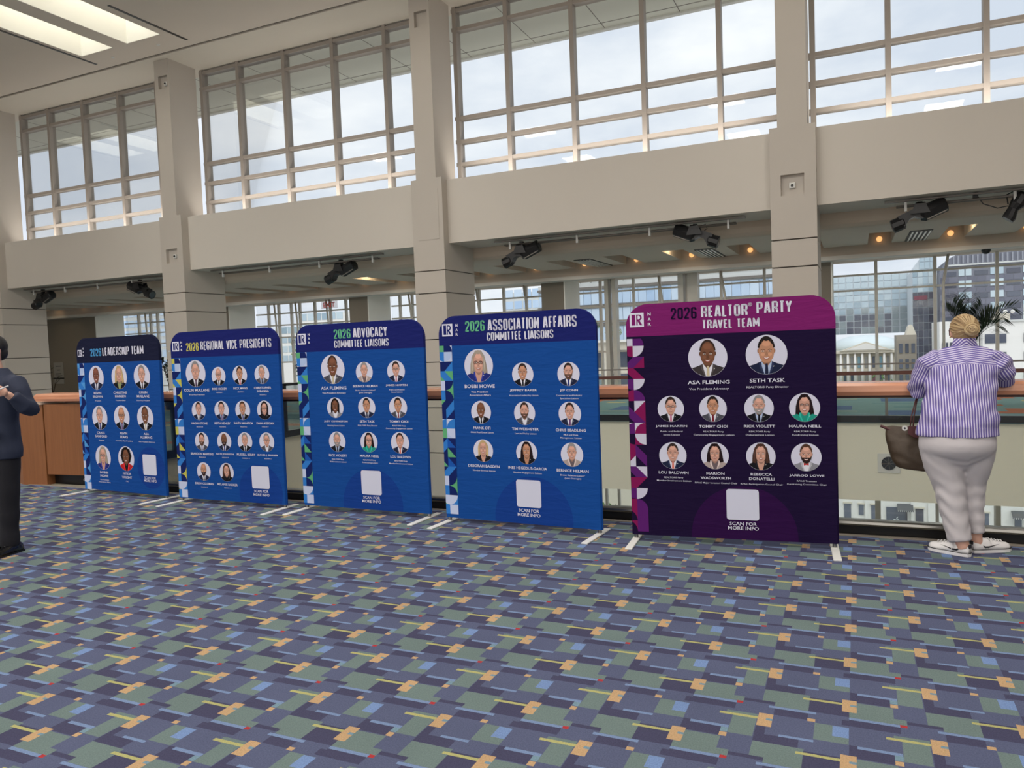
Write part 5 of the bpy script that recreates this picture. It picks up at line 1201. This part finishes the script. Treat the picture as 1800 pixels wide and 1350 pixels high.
bm = bmesh.new(); tube(bm, [(mx-.03, my-.114, 1.648), (mx-.005, my-.121, 1.645), (mx+.02, my-.114, 1.648)], [.004, .006, .004], 6); bmo('mouth', bm, mat('lips', (160, 92, 84), .5), t)
bm = bmesh.new()
loft(bm, [(.80, mx+.015, my, .175, .135), (.86, mx+.01, my, .185, .14), (.98, mx, my, .182, .138), (1.10, mx, my, .178, .13), (1.22, mx, my, .19, .135), (1.34, mx, my, .21, .135), (1.42, mx, my+.01, .225, .12), (1.475, mx, my+.015, .20, .10), (1.515, mx, my+.02, .13, .085), (1.55, mx, my+.02, .078, .072)], 28)
tube(bm, [(mx+.17, my+.01, 1.42), (mx+.235, my+.015, 1.42), (mx+.29, my+.01, 1.345), (mx+.335, my+.02, 1.26), (mx+.385, my+.02, 1.215), (mx+.39, my-.03, 1.24), (mx+.385, my-.075, 1.285), (mx+.378, my-.11, 1.325)], [.075, .08, .075, .07, .072, .064, .055, .05], 16)
tube(bm, [(mx-.17, my+.01, 1.42), (mx-.235, my+.015, 1.42), (mx-.29, my+.01, 1.30), (mx-.30, my, 1.20), (mx-.2, my-.13, 1.21), (mx-.09, my-.22, 1.27)], [.075, .08, .07, .068, .058, .05], 16)
jk = remesh('jacket', bm, .0095, SUIT, t, 3, lambda p: .004*math.sin(40*p.z+25*p.x)*(1 if p.x > mx+.2 else .35))
bm = bmesh.new(); box(bm, mx+.10, mx+.19, my-.15, my-.125, .985, 1.03); bmo('pocket_flap', bm, SUIT, jk)
for s_ in (-1, 1):
    bm = bmesh.new(); prism(bm, [(mx+.02*s_, 1.10), (mx+.10*s_, 1.34), (mx+.115*s_, 1.38), (mx+.085*s_, 1.42), (mx+.07*s_, 1.50), (mx+.045*s_, 1.50), (mx+.03*s_, 1.3)], my-.146, my-.136, 'y'); bmo('lapel', bm, SUIT, jk)
bm = bmesh.new(); prism(bm, [(mx, 1.10), (mx+.05, 1.40), (mx+.055, 1.52), (mx-.055, 1.52), (mx-.05, 1.40)], my-.142, my-.132, 'y'); bmo('shirt_front', bm, mat('white_shirt', (214, 214, 220), .7), t)
bm = bmesh.new()
loft(bm, [(.78, mx+.005, my, .155, .125), (.86, mx, my, .16, .125), (.98, mx, my, .155, .12)], 24)
tube(bm, [(mx+.085, my, .84), (mx+.07, my-.005, .55), (mx+.045, my, .30), (mx+.03, my, .06)], [(.088, .10), (.078, .088), (.068, .078), (.062, .075)], 16, up=(1, 0, 0))
tube(bm, [(mx-.085, my, .84), (mx-.085, my-.005, .55), (mx-.09, my, .30), (mx-.095, my, .06)], [(.088, .10), (.078, .088), (.068, .078), (.062, .075)], 16, up=(1, 0, 0))
remesh('trousers', bm, .010, TRO, t, 3, lambda p: .004*math.sin(30*p.z+12*p.x)*(1 if p.z < .35 else .4))
SHOE = mat('black_polished_leather', (16, 16, 18), .12, spec=.7)
for s_, yo in ((1, 0), (-1, .05)):
    bm = bmesh.new(); rings = []
    for q, w_, h_ in ((.09, .030, .06), (.06, .038, .085), (.0, .040, .085), (-.07, .046, .062), (-.13, .048, .048), (-.18, .036, .036), (-.20, .018, .024)):
        rings.append([bm.verts.new((mx-.015+.06*s_+w_*math.cos(a)+(.09-q)*.12*s_, my+q+yo, .012+max(0, h_*math.sin(a)))) for a in [2*math.pi*k/16 for k in range(16)]])
    for i in range(len(rings)-1):
        for k in range(16): bm.faces.new((rings[i][k], rings[i][(k+1) % 16], rings[i+1][(k+1) % 16], rings[i+1][k]))
    bm.faces.new(rings[0][::-1]); bm.faces.new(rings[-1]); bmesh.ops.recalc_face_normals(bm, faces=bm.faces[:])
    so = bmo('shoe', bm, SHOE, t, smooth=True)
    bm = bmesh.new(); X0 = mx-.015+.06*s_; prism(bm, [(X0-.034, my+.095+yo), (X0+.034, my+.095+yo), (X0+.05+.02*s_, my-.08+yo), (X0+.048+.03*s_, my-.14+yo), (X0+.02+.035*s_, my-.205+yo), (X0-.02+.035*s_, my-.205+yo), (X0-.048+.03*s_, my-.14+yo), (X0-.05+.02*s_, my-.08+yo)], 0, .014, 'z'); bmo('sole', bm, BLACKB, so)
    bm = bmesh.new()
    for k in range(3): tube(bm, [(X0-.022+.012*s_, my-.02-.022*k+yo, .082-.007*k), (X0+.012*s_, my-.02-.022*k+yo, .092-.007*k), (X0+.022+.012*s_, my-.02-.022*k+yo, .082-.007*k)], .003, 5)
    bmo('laces', bm, DARKM, so)
t2 = thing('white_pen', 'slim white pen held out in the suited man\'s hand', 'pen', (mx+.40, my-.225, 1.385))
bm = bmesh.new(); tube(bm, [(-.06, 0, -.012), (.0, 0, 0), (.13, -.01, .028)], [.006, .0075, .0045], 10); bmo('barrel', bm, mat('white_plastic', (230, 230, 232), .3), t2)

# ================================================================== PLANTS INSIDE, FAR SIDE
LEAF = mat('palm_leaf', (44, 62, 44), .6, var=.3, vscale=4); LEAF2 = mat('rubber_leaf', (30, 42, 30), .4, var=.2); TRUNK = mat('bark', (70, 56, 46), .9, var=.2); POTM = mat('dark_pot', (52, 48, 46), .6)
def leaflet(bm, a, d, ln, w_):
    d = d.normalized(); sd = d.cross(Vector((0, 0, 1)))
    if sd.length < .1: sd = Vector((1, 0, 0))
    sd.normalize(); m_ = a+d*ln*.45; e = a+d*ln+Vector((0, 0, -ln*.18))
    v = [bm.verts.new(p) for p in (a, m_+sd*w_, e, m_-sd*w_)]
    bm.faces.new(v)
def palm(x, y, z0, fronds, words, pot=True):
    t = thing('potted_palm', words, 'palm', (x, y, 0)); rnd = random.Random(int(x*100))
    if pot:
        bm = bmesh.new(); loft(bm, [(0, 0, 0, .22, .22), (.4, 0, 0, .28, .28), (.42, 0, 0, .30, .30), (.43, 0, 0, .26, .26)], 20); bmo('pot', bm, POTM, t)
    bm = bmesh.new(); tube(bm, [(0, 0, .4), (.02, 0, z0*.6), (0, 0, z0)], [.05, .035, .03], 8); bmo('trunk', bm, TRUNK, t)
    for (dx, dz, dy, ll) in fronds:
        bm = bmesh.new(); P0 = Vector((0, 0, z0)); E_ = Vector((dx, dy, z0+dz)); C_ = (P0+E_)/2+Vector((-.1*dx, 0, abs(dx)*.35+.1))
        pts = [(P0*(1-u)**2+C_*2*u*(1-u)+E_*u*u) for u in [k/14 for k in range(15)]]
        tube(bm, pts, [.012-.0006*k for k in range(15)], 5)
        for k in range(3, 15):
            tg = (pts[k]-pts[k-1]).normalized()
            for sdn in (-1, 1):
                for j in range(3):
                    sd = tg.cross(Vector((0, 1, 0))).normalized()*sdn
                    d = (tg*1.0+sd*(.75+.2*rnd.random())+Vector((0, rnd.uniform(-.4, .4), -.25)))
                    leaflet(bm, pts[k]-(pts[k]-pts[k-1])*j*.33, d, ll*(1.1-.6*abs(k/14-.5)), .017)
        bmo('frond', bm, LEAF, t)
palm(2.15, 18.6, 1.05, [(-.15, 1.25, 0, .38), (.08, 1.12, .1, .38), (.25, 1.0, -.1, .36), (.8, .95, .05, .34), (-.38, .95, .1, .34), (.55, .6, -.1, .32), (-.2, 1.0, .2, .36), (.42, .85, .2, .34), (.62, .75, 0, .34), (-.02, .9, -.15, .36), (-.22, 1.12, .05, .38), (0, 1.2, -.1, .38), (-.3, 1.05, -.1, .36), (.15, .85, .1, .36)], 'feathery dark palm standing beyond the far railing behind the woman')
palm(-14.5, 17.6, 1.1, [(-.3, .9, 0, .36), (.1, 1.15, .1, .36), (.3, .8, 0, .34), (-.15, .2, 0, .38), (.2, -.1, .1, .36), (-.35, .3, .1, .36), (.4, .3, .1, .36)], 'loose drooping palm between the second and third banners')
t = thing('potted_shrub', 'dark broad-leaved potted shrub between the first two banners', 'plant', (-19.5, 17.2, 0)); rnd = random.Random(5)
bm = bmesh.new(); loft(bm, [(0, 0, 0, .18, .18), (.38, 0, 0, .24, .24), (.4, 0, 0, .25, .25)], 18); bmo('pot', bm, POTM, t)
for k in range(7):
    bm = bmesh.new(); a = k*.9; e = Vector((.30*math.cos(a)*(.5+.5*rnd.random()), .25*math.sin(a), 1.15+.5*rnd.random()))
    pts = [Vector((0, 0, .38)), Vector((e.x*.3, e.y*.3, .8)), e]; tube(bm, pts, [.018, .012, .008], 6); st = bmo('stem', bm, TRUNK, t)
    for j in range(9):
        bm = bmesh.new(); base = pts[1].lerp(e, .15+.85*j/8); d = Vector((rnd.uniform(-1, 1), rnd.uniform(-1, 1), rnd.uniform(-.2, .8))).normalized(); sd = d.cross(Vector((0, 0, 1))).normalized()*.05
        v = [bm.verts.new(p) for p in (base, base+d*.06+sd, base+d*.15+sd*.7, base+d*.2, base+d*.15-sd*.7, base+d*.06-sd)]; bm.faces.new(v); bmo('leaf', bm, LEAF2, st)
t = thing('potted_shrub', 'small sparse plant before the dark wall left of the first banner', 'plant', (-28.6, 19.6, 0))
bm = bmesh.new(); loft(bm, [(0, 0, 0, .18, .18), (.38, 0, 0, .24, .24), (.4, 0, 0, .25, .25)], 18); bmo('pot', bm, POTM, t)
for k in range(5):
    a = k*1.3; e = Vector((.5*math.cos(a), .2*math.sin(a), 1.0+.12*k)); bm = bmesh.new(); tube(bm, [Vector((0, 0, .38)), Vector((e.x*.4, e.y*.4, .8)), e], [.015, .01, .006], 6); st = bmo('stem', bm, TRUNK, t)
    for j in range(6):
        bm = bmesh.new(); base = e*(.7+.3*j/5); base.z = .7+(e.z-.7)*(j+1)/6; d = Vector((rnd.uniform(-1, 1), rnd.uniform(-1, 1), rnd.uniform(-.3, .6))).normalized(); sd = d.cross(Vector((0, 0, 1))).normalized()*.035
        v = [bm.verts.new(p) for p in (base, base+d*.07+sd, base+d*.16, base+d*.07-sd)]; bm.faces.new(v); bmo('leaf', bm, LEAF2, st)
# paper sign on the dark wall
t = thing('paper_sign', 'pale paper sign with dark lines on the dark wall at left', 'sign', (-30.6, 21.28, 0))
boxo('sheet', -.30, .30, 0, .015, .72, 1.62, mat('paper', (150, 146, 138), .8), t)
boxo('rule', -.32, .32, -.008, 0, .92, .98, BLACKB, t)
for z, w_ in ((1.46, .16), (1.30, .1), (1.14, .16), (1.06, .22)): boxo('print_line', -w_, w_, -.006, 0, z-.014, z+.018, mat('ink', (70, 66, 64), .8), t)
# ================================================================== OUTSIDE
def bldg(name, label, cat, x0, x1, y, z0, z1, depth, m, roofm=None):
    t = thing(name, label, cat, (x0, y, z0)); W_, H_ = x1-x0, z1-z0
    boxo('wall', 0, W_, 0, depth, 0, H_, m, t); return t
def panes(t, xs, zs, w_, h_, ms, nm='pane', y=-.06, th=.08, rnd=random.Random(3), skip=None):
    ca = [boxm(0, w_, 0, th, 0, h_, m, nm) for m in ms]
    for i, x in enumerate(xs):
        for j, z in enumerate(zs):
            if skip and skip(i, j): continue
            link(nm, rnd.choice(ca), None, t, (x, y, z))
GB = [mat('glass_blue_%d' % k, c, .12, .0, spec=.8) for k, c in enumerate(((186, 208, 232), (200, 218, 236), (172, 198, 228)))]
GD = [mat('glass_dark_%d' % k, c, .08, spec=1.0) for k, c in enumerate(((70, 76, 92), (86, 92, 108), (62, 66, 84)))]
GP = [mat('glass_pale_%d' % k, c, .08, spec=1.0) for k, c in enumerate(((176, 196, 208), (196, 212, 220), (150, 172, 186), (128, 142, 148)))]
GH = [mat('glass_slate_%d' % k, c, .12, spec=.8) for k, c in enumerate(((104, 106, 122), (112, 114, 130), (98, 100, 116)))]
WHB = mat('white_stone', (236, 234, 230), .8, var=.02, vscale=.3); BEI = mat('beige_stone', (214, 206, 190), .8, var=.05, vscale=.3); LGR = mat('pale_metal_cladding', (206, 208, 206), .5, var=.03, vscale=.2)
MUL = mat('pale_mullion', (200, 208, 214), .5); SLT = mat('slate_frame', (120, 122, 134), .6)
# mirrored grid building straight ahead through the right window
t = bldg('glass_building', 'mirrored glass grid building seen through the window right of the purple banner', 'building', -3.5, 5.0, 80, 1.5, 7.0, 12, MUL)
gx = [.07+.653*k for k in range(13)]; gz = [.06+.61*k for k in range(9)]
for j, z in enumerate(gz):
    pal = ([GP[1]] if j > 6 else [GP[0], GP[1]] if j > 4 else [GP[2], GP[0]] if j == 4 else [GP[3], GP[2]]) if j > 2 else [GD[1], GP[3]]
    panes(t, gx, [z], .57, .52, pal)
# museum with pediment
t = bldg('stone_museum', 'pale classical stone building with a pediment, columns and shallow white dome', 'building', -4.0, 3.6, 60, -4, .15, 6, BEI)
bm = bmesh.new(); prism(bm, [(.2, 4.15), (7.5, 4.15), (7.5, 4.32), (.2, 4.32)], -.4, 3, 'y'); bmo('cornice', bm, BEI, t)
bm = bmesh.new(); prism(bm, [(2.9, 4.32), (6.3, 4.32), (4.6, 4.95)], -.5, 2, 'y'); bmo('pediment', bm, BEI, t)
bm = bmesh.new(); prism(bm, [(3.3, 4.40), (5.9, 4.40), (4.6, 4.85)], -.53, -.5, 'y'); bmo('tympanum', bm, WHB, t)
bm = bmesh.new(); loft(bm, [(4.3, 4.6, 4, 2.5, 2), (4.75, 4.6, 4, 2.4, 2), (5.1, 4.6, 4, 1.9, 1.6), (5.35, 4.6, 4, 1.1, 1), (5.42, 4.6, 4, .3, .3)], 32); bmo('dome', bm, mat('pale_dome', (214, 226, 230), .4), t, smooth=True)
for k in range(8):
    bm = bmesh.new(); tube(bm, [(2.95+.47*k, -.25, 1.6), (2.95+.47*k, -.25, 4.15)], [.095, .08], 10); bmo('stone_column', bm, WHB, t, smooth=True)
panes(t, [.4, .95, 1.5, 2.05]+[3.12+.47*k for k in range(7)], [1.9, 3.1], .18, .8, GD[:2]+[mat('window_shade', (150, 150, 148), .7), mat('banner_red', (140, 92, 104), .7), mat('banner_blue', (130, 166, 180), .7)], 'window')
panes(t, [.4, .95, 1.5, 2.05, 6.7, 7.1], [.4], .18, .8, GD[:2], 'window')
t = bldg('stone_building', 'narrow grey stone building with a stepped roof beside the classical one', 'building', 2.35, 3.5, 55, -4, 1.35, 3, mat('grey_stone', (150, 142, 130), .8, var=.1, vscale=.6))
bm = bmesh.new(); prism(bm, [(.55, 5.35), (1.15, 5.35), (.95, 5.9), (.85, 6.0), (.7, 5.9)], 0, 2, 'y'); bmo('gable', bm, BEI, t)
panes(t, [.15, .5, .85], [1.2, 2.2, 3.2, 4.2], .2, .6, GD[:2], 'window')
# glass tower with sloping top
t = thing('glass_tower', 'dark glass tower with a sloping glazed top next to the slate hotel', 'building', (4.3, 72, -6))
bm = bmesh.new(); prism(bm, [(0, 0), (1.83, 0), (1.83, 14.9), (1.3, 14.5), (.5, 13.4), (0, 12.6)], 0, 7, 'y'); bmo('wall', bm, MUL, t)
gx = [.03+.39*k for k in range(4)]
for j in range(20):
    z = .1+.63*j
    if z > 12.4: break
    panes(t, gx, [z], .36, .58, (GD if j > 3 else GD[:2]) if j < 17 else GP[:3], y=-.05)
panes(t, [.55, .94, 1.33], [12.7, 13.3], .36, .55, GP[:2], y=-.05); panes(t, [.94, 1.33], [13.9], .36, .5, GP[:2], y=-.05)
o = boxo('red_sign', .1, 1.1, -.09, -.05, 10.15, 10.5, mat('red_sign_face', (122, 58, 74), .4), t)  # dull red sign panel on the tower face
# slate hotel
t = thing('slate_hotel', 'large slate grey glass hotel with pairs of pale windows at right', 'building', (6.15, 70, -6))
bm = bmesh.new(); prism(bm, [(0, 0), (12, 0), (12, 13.9), (1.2, 13.5), (.6, 13.2), (0, 12.2)], 0, 10, 'y'); bmo('wall', bm, SLT, t)
fl = [.9*k+1.0 for k in range(13)]
panes(t, [.05+.62*k for k in range(19)], [z+.4 for z in fl if z < 11.5], .58, .42, GH, 'cladding_panel', y=-.03)
panes(t, [1.3+2.15*k for k in range(5)]+[1.78+2.15*k for k in range(5)], [z for z in fl if z < 12], .40, .52, [GP[1], GP[0]], 'window', y=-.07)
panes(t, [.25+2.15*k for k in range(6)], [z for z in fl if z < 12], .9, .36, GD, 'window', y=-.05)
bm = bmesh.new()
for k in range(34): box(bm, .9+.33*k, 1.02+.33*k, -.1, 0, 12.75, 13.4)
o = bmo('louvre', bm, mat('louvre_grey', (150, 152, 162), .6), t); o['kind'] = 'stuff'
boxo('roof_edge', .6, 12, -.15, 0, 12.6, 12.72, LGR, t)
# white building right
t = bldg('white_building', 'bright white office building behind the palm at right', 'building', 4.35, 6.3, 50, -10, 2.05, 5, WHB)
panes(t, [.12+.2*k for k in range(4)], [8.4, 9.9], .09, .95, GD[:2], 'window'); panes(t, [1.1+.4*k for k in range(2)], [10.7], .25, .45, GD[:2], 'window'); panes(t, [1.1+.4*k for k in range(2)], [8.5, 9.6], .25, .45, GD[:2], 'window')
t = bldg('white_building', 'white office block with wide horizontal window bands at the right edge', 'building', 6.35, 12.5, 49, -10, 2.0, 5, WHB)
panes(t, [.1], [7.75+1.0*k for k in range(4)], 1.0, .5, GD[:2], 'window_band'); panes(t, [1.9+.95*k for k in range(4)], [7.75+1.0*k for k in range(4)], .85, .5, GD[:2], 'window_band')
boxo('parapet', -.1, 6.2, -.1, 0, 11.9, 12.0, LGR, t)
for k in range(3):
    bm = bmesh.new(); ell(bm, (.75+.35*k, .3, 12.45), (.11, .11, .11), 10, 8); bmo('roof_ball', bm, WHB, t, smooth=True)
boxo('roof_box', .5, 1.3, .1, .8, 12.0, 12.35, BEI, t); boxo('chimney', 1.95, 2.12, .1, .3, 12.0, 12.8, WHB, t)
# blue banded glass offices, bays 3-4
t = bldg('glass_offices', 'pale blue glass offices with dark horizontal bands behind the gap left of the purple banner', 'building', -24.5, -4.6, 60, -10, 6.5, 10, LGR)
panes(t, [.1+.66*k for k in range(30)], [z for z in (11.75, 13.25, 14.75)], .63, 1.15, GB, y=-.1)
for z in (11.5, 13.0, 14.5, 16.0): boxo('band', 0, 19.9, -.25, 0, z, z+.2, GREYM, t)
boxo('roof_screen', .0, 19.9, 1.5, 2.5, 16.5, 19.0, LGR, t)
panes(t, [.1+1.98*k for k in range(10)], [16.7], 1.9, 2.1, [LGR], 'screen_panel', y=1.45)
t = bldg('stone_offices', 'beige stone offices with large windows under the roof terrace between the right banners', 'building', -17.6, -12.0, 50, -10, 1.75, 4, BEI)
panes(t, [.45, 2.3, 4.2], [6.7, 8.3, 9.9], 1.35, 1.15, GP[2:]+GD[:1], 'window')
boxo('terrace_edge', -.1, 5.7, -.3, 0, 11.6, 11.75, WHB, t)
FOL = mat('foliage', (92, 120, 72), .8, var=.4, vscale=3); FOL2 = mat('foliage_light', (134, 146, 92), .8, var=.35, vscale=3)
def tree(x, y, z, r_, h_, label, m=FOL, n=500, cat='tree'):
    t = thing('leafy_tree', label, cat, (x, y, z)); rnd = random.Random(int(x*31+y))
    bm = bmesh.new(); tube(bm, [(0, 0, 0), (.03, 0, h_*.5), (0, 0, h_*.8)], [.07*r_, .05*r_, .02], 7); bmo('trunk', bm, TRUNK, t)
    bm = bmesh.new()
    for k in range(n):
        d = Vector((rnd.gauss(0, 1), rnd.gauss(0, 1), rnd.gauss(0, 1))).normalized()*(rnd.random()**.4)
        c = Vector((d.x*r_, d.y*r_, h_*.65+d.z*h_*.42)); q = Vector((rnd.uniform(-1, 1), rnd.uniform(-1, 1), rnd.uniform(-1, 1))).normalized(); e = q.orthogonal().normalized(); s_ = r_*.09
        bm.faces.new([bm.verts.new(c+q*s_), bm.verts.new(c+e*s_*.6), bm.verts.new(c-q*s_), bm.verts.new(c-e*s_*.6)])
    o = bmo('leaves', bm, m, t); o['kind'] = 'stuff'
tree(-16.6, 49.5, 1.75, .75, 1.5, 'green tree on the roof terrace between the two right banners')
tree(-14.9, 49.7, 1.75, .6, .8, 'lower green bush on the roof terrace beside the tree', FOL2, 350)
for k in range(6): tree(-21.5+.9*k, 59.7, 6.52, .4, .7, ('leftmost', 'second', 'third', 'fourth', 'fifth', 'rightmost')[k]+' rooftop shrub on the pale blue glass offices', FOL2, 160, 'shrub')
tree(-66, 82, -6, 3.2, 11, 'round green tree far behind the third banner')
tree(1.3, 52, -10, 1.6, 8.5, 'street tree whose top shows just above the rail by the woman', FOL, 500)
tree(-14.2, 43, -14, 1.8, 6.2, 'street tree seen below the far balcony between the right banners', FOL, 500)
boxo_ = bldg('green_roof_hall', 'low hall with a pale green glass roof just above the rail', 'building', -2.6, -.2, 50, -10, -1.6, 2, mat('pale_green_roof', (168, 206, 194), .3))
# distant blocks, left bays
for (x0, x1, y, z1, lb, m, ps) in ((-42.5, -36.2, 92, 8.6, 'slim pale glass block behind the fourth banner', LGR, GB), (-75, -66, 90, 7.4, 'distant pale office block behind the third banner', WHB, GP),
                                    (-84, -76, 96, 5.4, 'distant low white block left of the third banner', WHB, GP), (-100, -90, 80, 11, 'blue glass block behind the second banner', LGR, GB), (-113, -102, 88, 14, 'pale stone and glass block behind the first banner', BEI, GP), (-62, -50, 110, 5.0, 'far pale block behind the middle column', WHB, GP)):
    t = bldg('office_block', lb, 'building', x0, x1, y, -10, z1, 8, m)
    n_ = int((x1-x0)/1.3); panes(t, [.2+1.3*k for k in range(n_)], [10.5+1.5*k for k in range(int((z1-.8)/1.5)+1)], 1.1, 1.0, ps[:3], 'window')
# street level facade seen under the far balcony
t = bldg('white_shopfront', 'white stone shopfront with dark windows seen below the far balcony', 'building', -8, 12, 45, -14, -2.5, 3, WHB)
S0 = 8  # local x = X + 8
for (a, b, z0, z1) in ((7.26, 7.60, 4.0, 6.32), (7.99, 8.23, 5.72, 6.3), (8.60, 8.86, 4.0, 6.3), (10.72, 11.09, 4.0, 6.22), (13.66, 14.03, 4.0, 6.15), (15.15, 15.45, 5.2, 6.15), (6.2, 6.5, 4, 6.3), (4.9, 5.2, 4, 6.3), (17.2, 17.6, 4, 6.1)):
    boxo('window', a, b, -.05, .05, z0, z1, GD[1], t)
    boxo('window_head', a-.06, b+.06, -.12, 0, z1, z1+.07, BEI, t)
boxo('shop_window', 9.33, 10.33, -.06, .05, 3.6, 6.22, GD[0], t)
def awning(a, b, z):
    bm = bmesh.new(); prism(bm, [(-.55, z), (-.05, z+.28), (-.05, z+.22), (-.55, z-.04)], a, b, 'x'); aw = bmo('awning', bm, mat('grey_awning', (96, 96, 98), .7), t)
    for k in range(8): boxo('awning_rib', a+(b-a)*(k+.3)/8, a+(b-a)*(k+.5)/8, -.57, -.54, z-.05, z+.02, WHB, aw)
awning(9.85, 10.6, 6.15); awning(15.0, 15.8, 6.05)
for x in (8.3, 9.05, 10.5, 11.3, 12.6, 14.3): boxo('pilaster', x, x+.12, -.1, 0, 3, 11.4, WHB, t)
# white fruit emblem on the shop window
EX, EZ, ES = 9.80, 5.42, .36
bm = bmesh.new()
prism(bm, [(EX+ES*x, EZ+ES*z) for x, z in [(-.5, 0), (-.47, -.3), (-.3, -.58), (-.12, -.55), (.02, -.6), (.22, -.58), (.4, -.32), (.47, -.15), (.34, -.02), (.31, .14), (.44, .32), (.3, .46), (.1, .42), (0, .37), (-.14, .44), (-.32, .46), (-.46, .28)]], -.1, -.07, 'y')
prism(bm, [(EX+ES*x, EZ+ES*z) for x, z in [(0, .52), (.03, .7), (.18, .86), (.24, .86), (.2, .68), (.08, .54)]], -.1, -.07, 'y')
bmo('emblem', bm, mat('white_emblem', (236, 240, 240), .5), t)
struct(boxo('floor_street', -160, 120, 24, 200, -14.3, -14, mat('pale_bounce_street', (196, 194, 188), .9, var=.05, vscale=.1)))  # street colour lightened to bounce light up to the eave
for x in (.45, 3.2, -12.2, 6.5):
    boxo('lower_post', x-.055, x+.055, 22.3, 22.6, -9, -1.6, mat('grey_post', (206, 200, 184), .6), bpy.data.objects['wall_fascia_far'])
t = thing('garden_lantern', 'small golden ornament seen through the glass behind the woman\'s legs', 'ornament', (3.0, 40, -9.6))
bm = bmesh.new(); loft(bm, [(0, 0, 0, .5, .4), (.9, 0, 0, .55, .45), (1.2, 0, 0, .3, .3), (1.5, .2, 0, .35, .3), (1.9, .2, 0, .12, .12)], 14); bmo('body', bm, mat('gold_stone', (206, 170, 112), .6, var=.2), t)
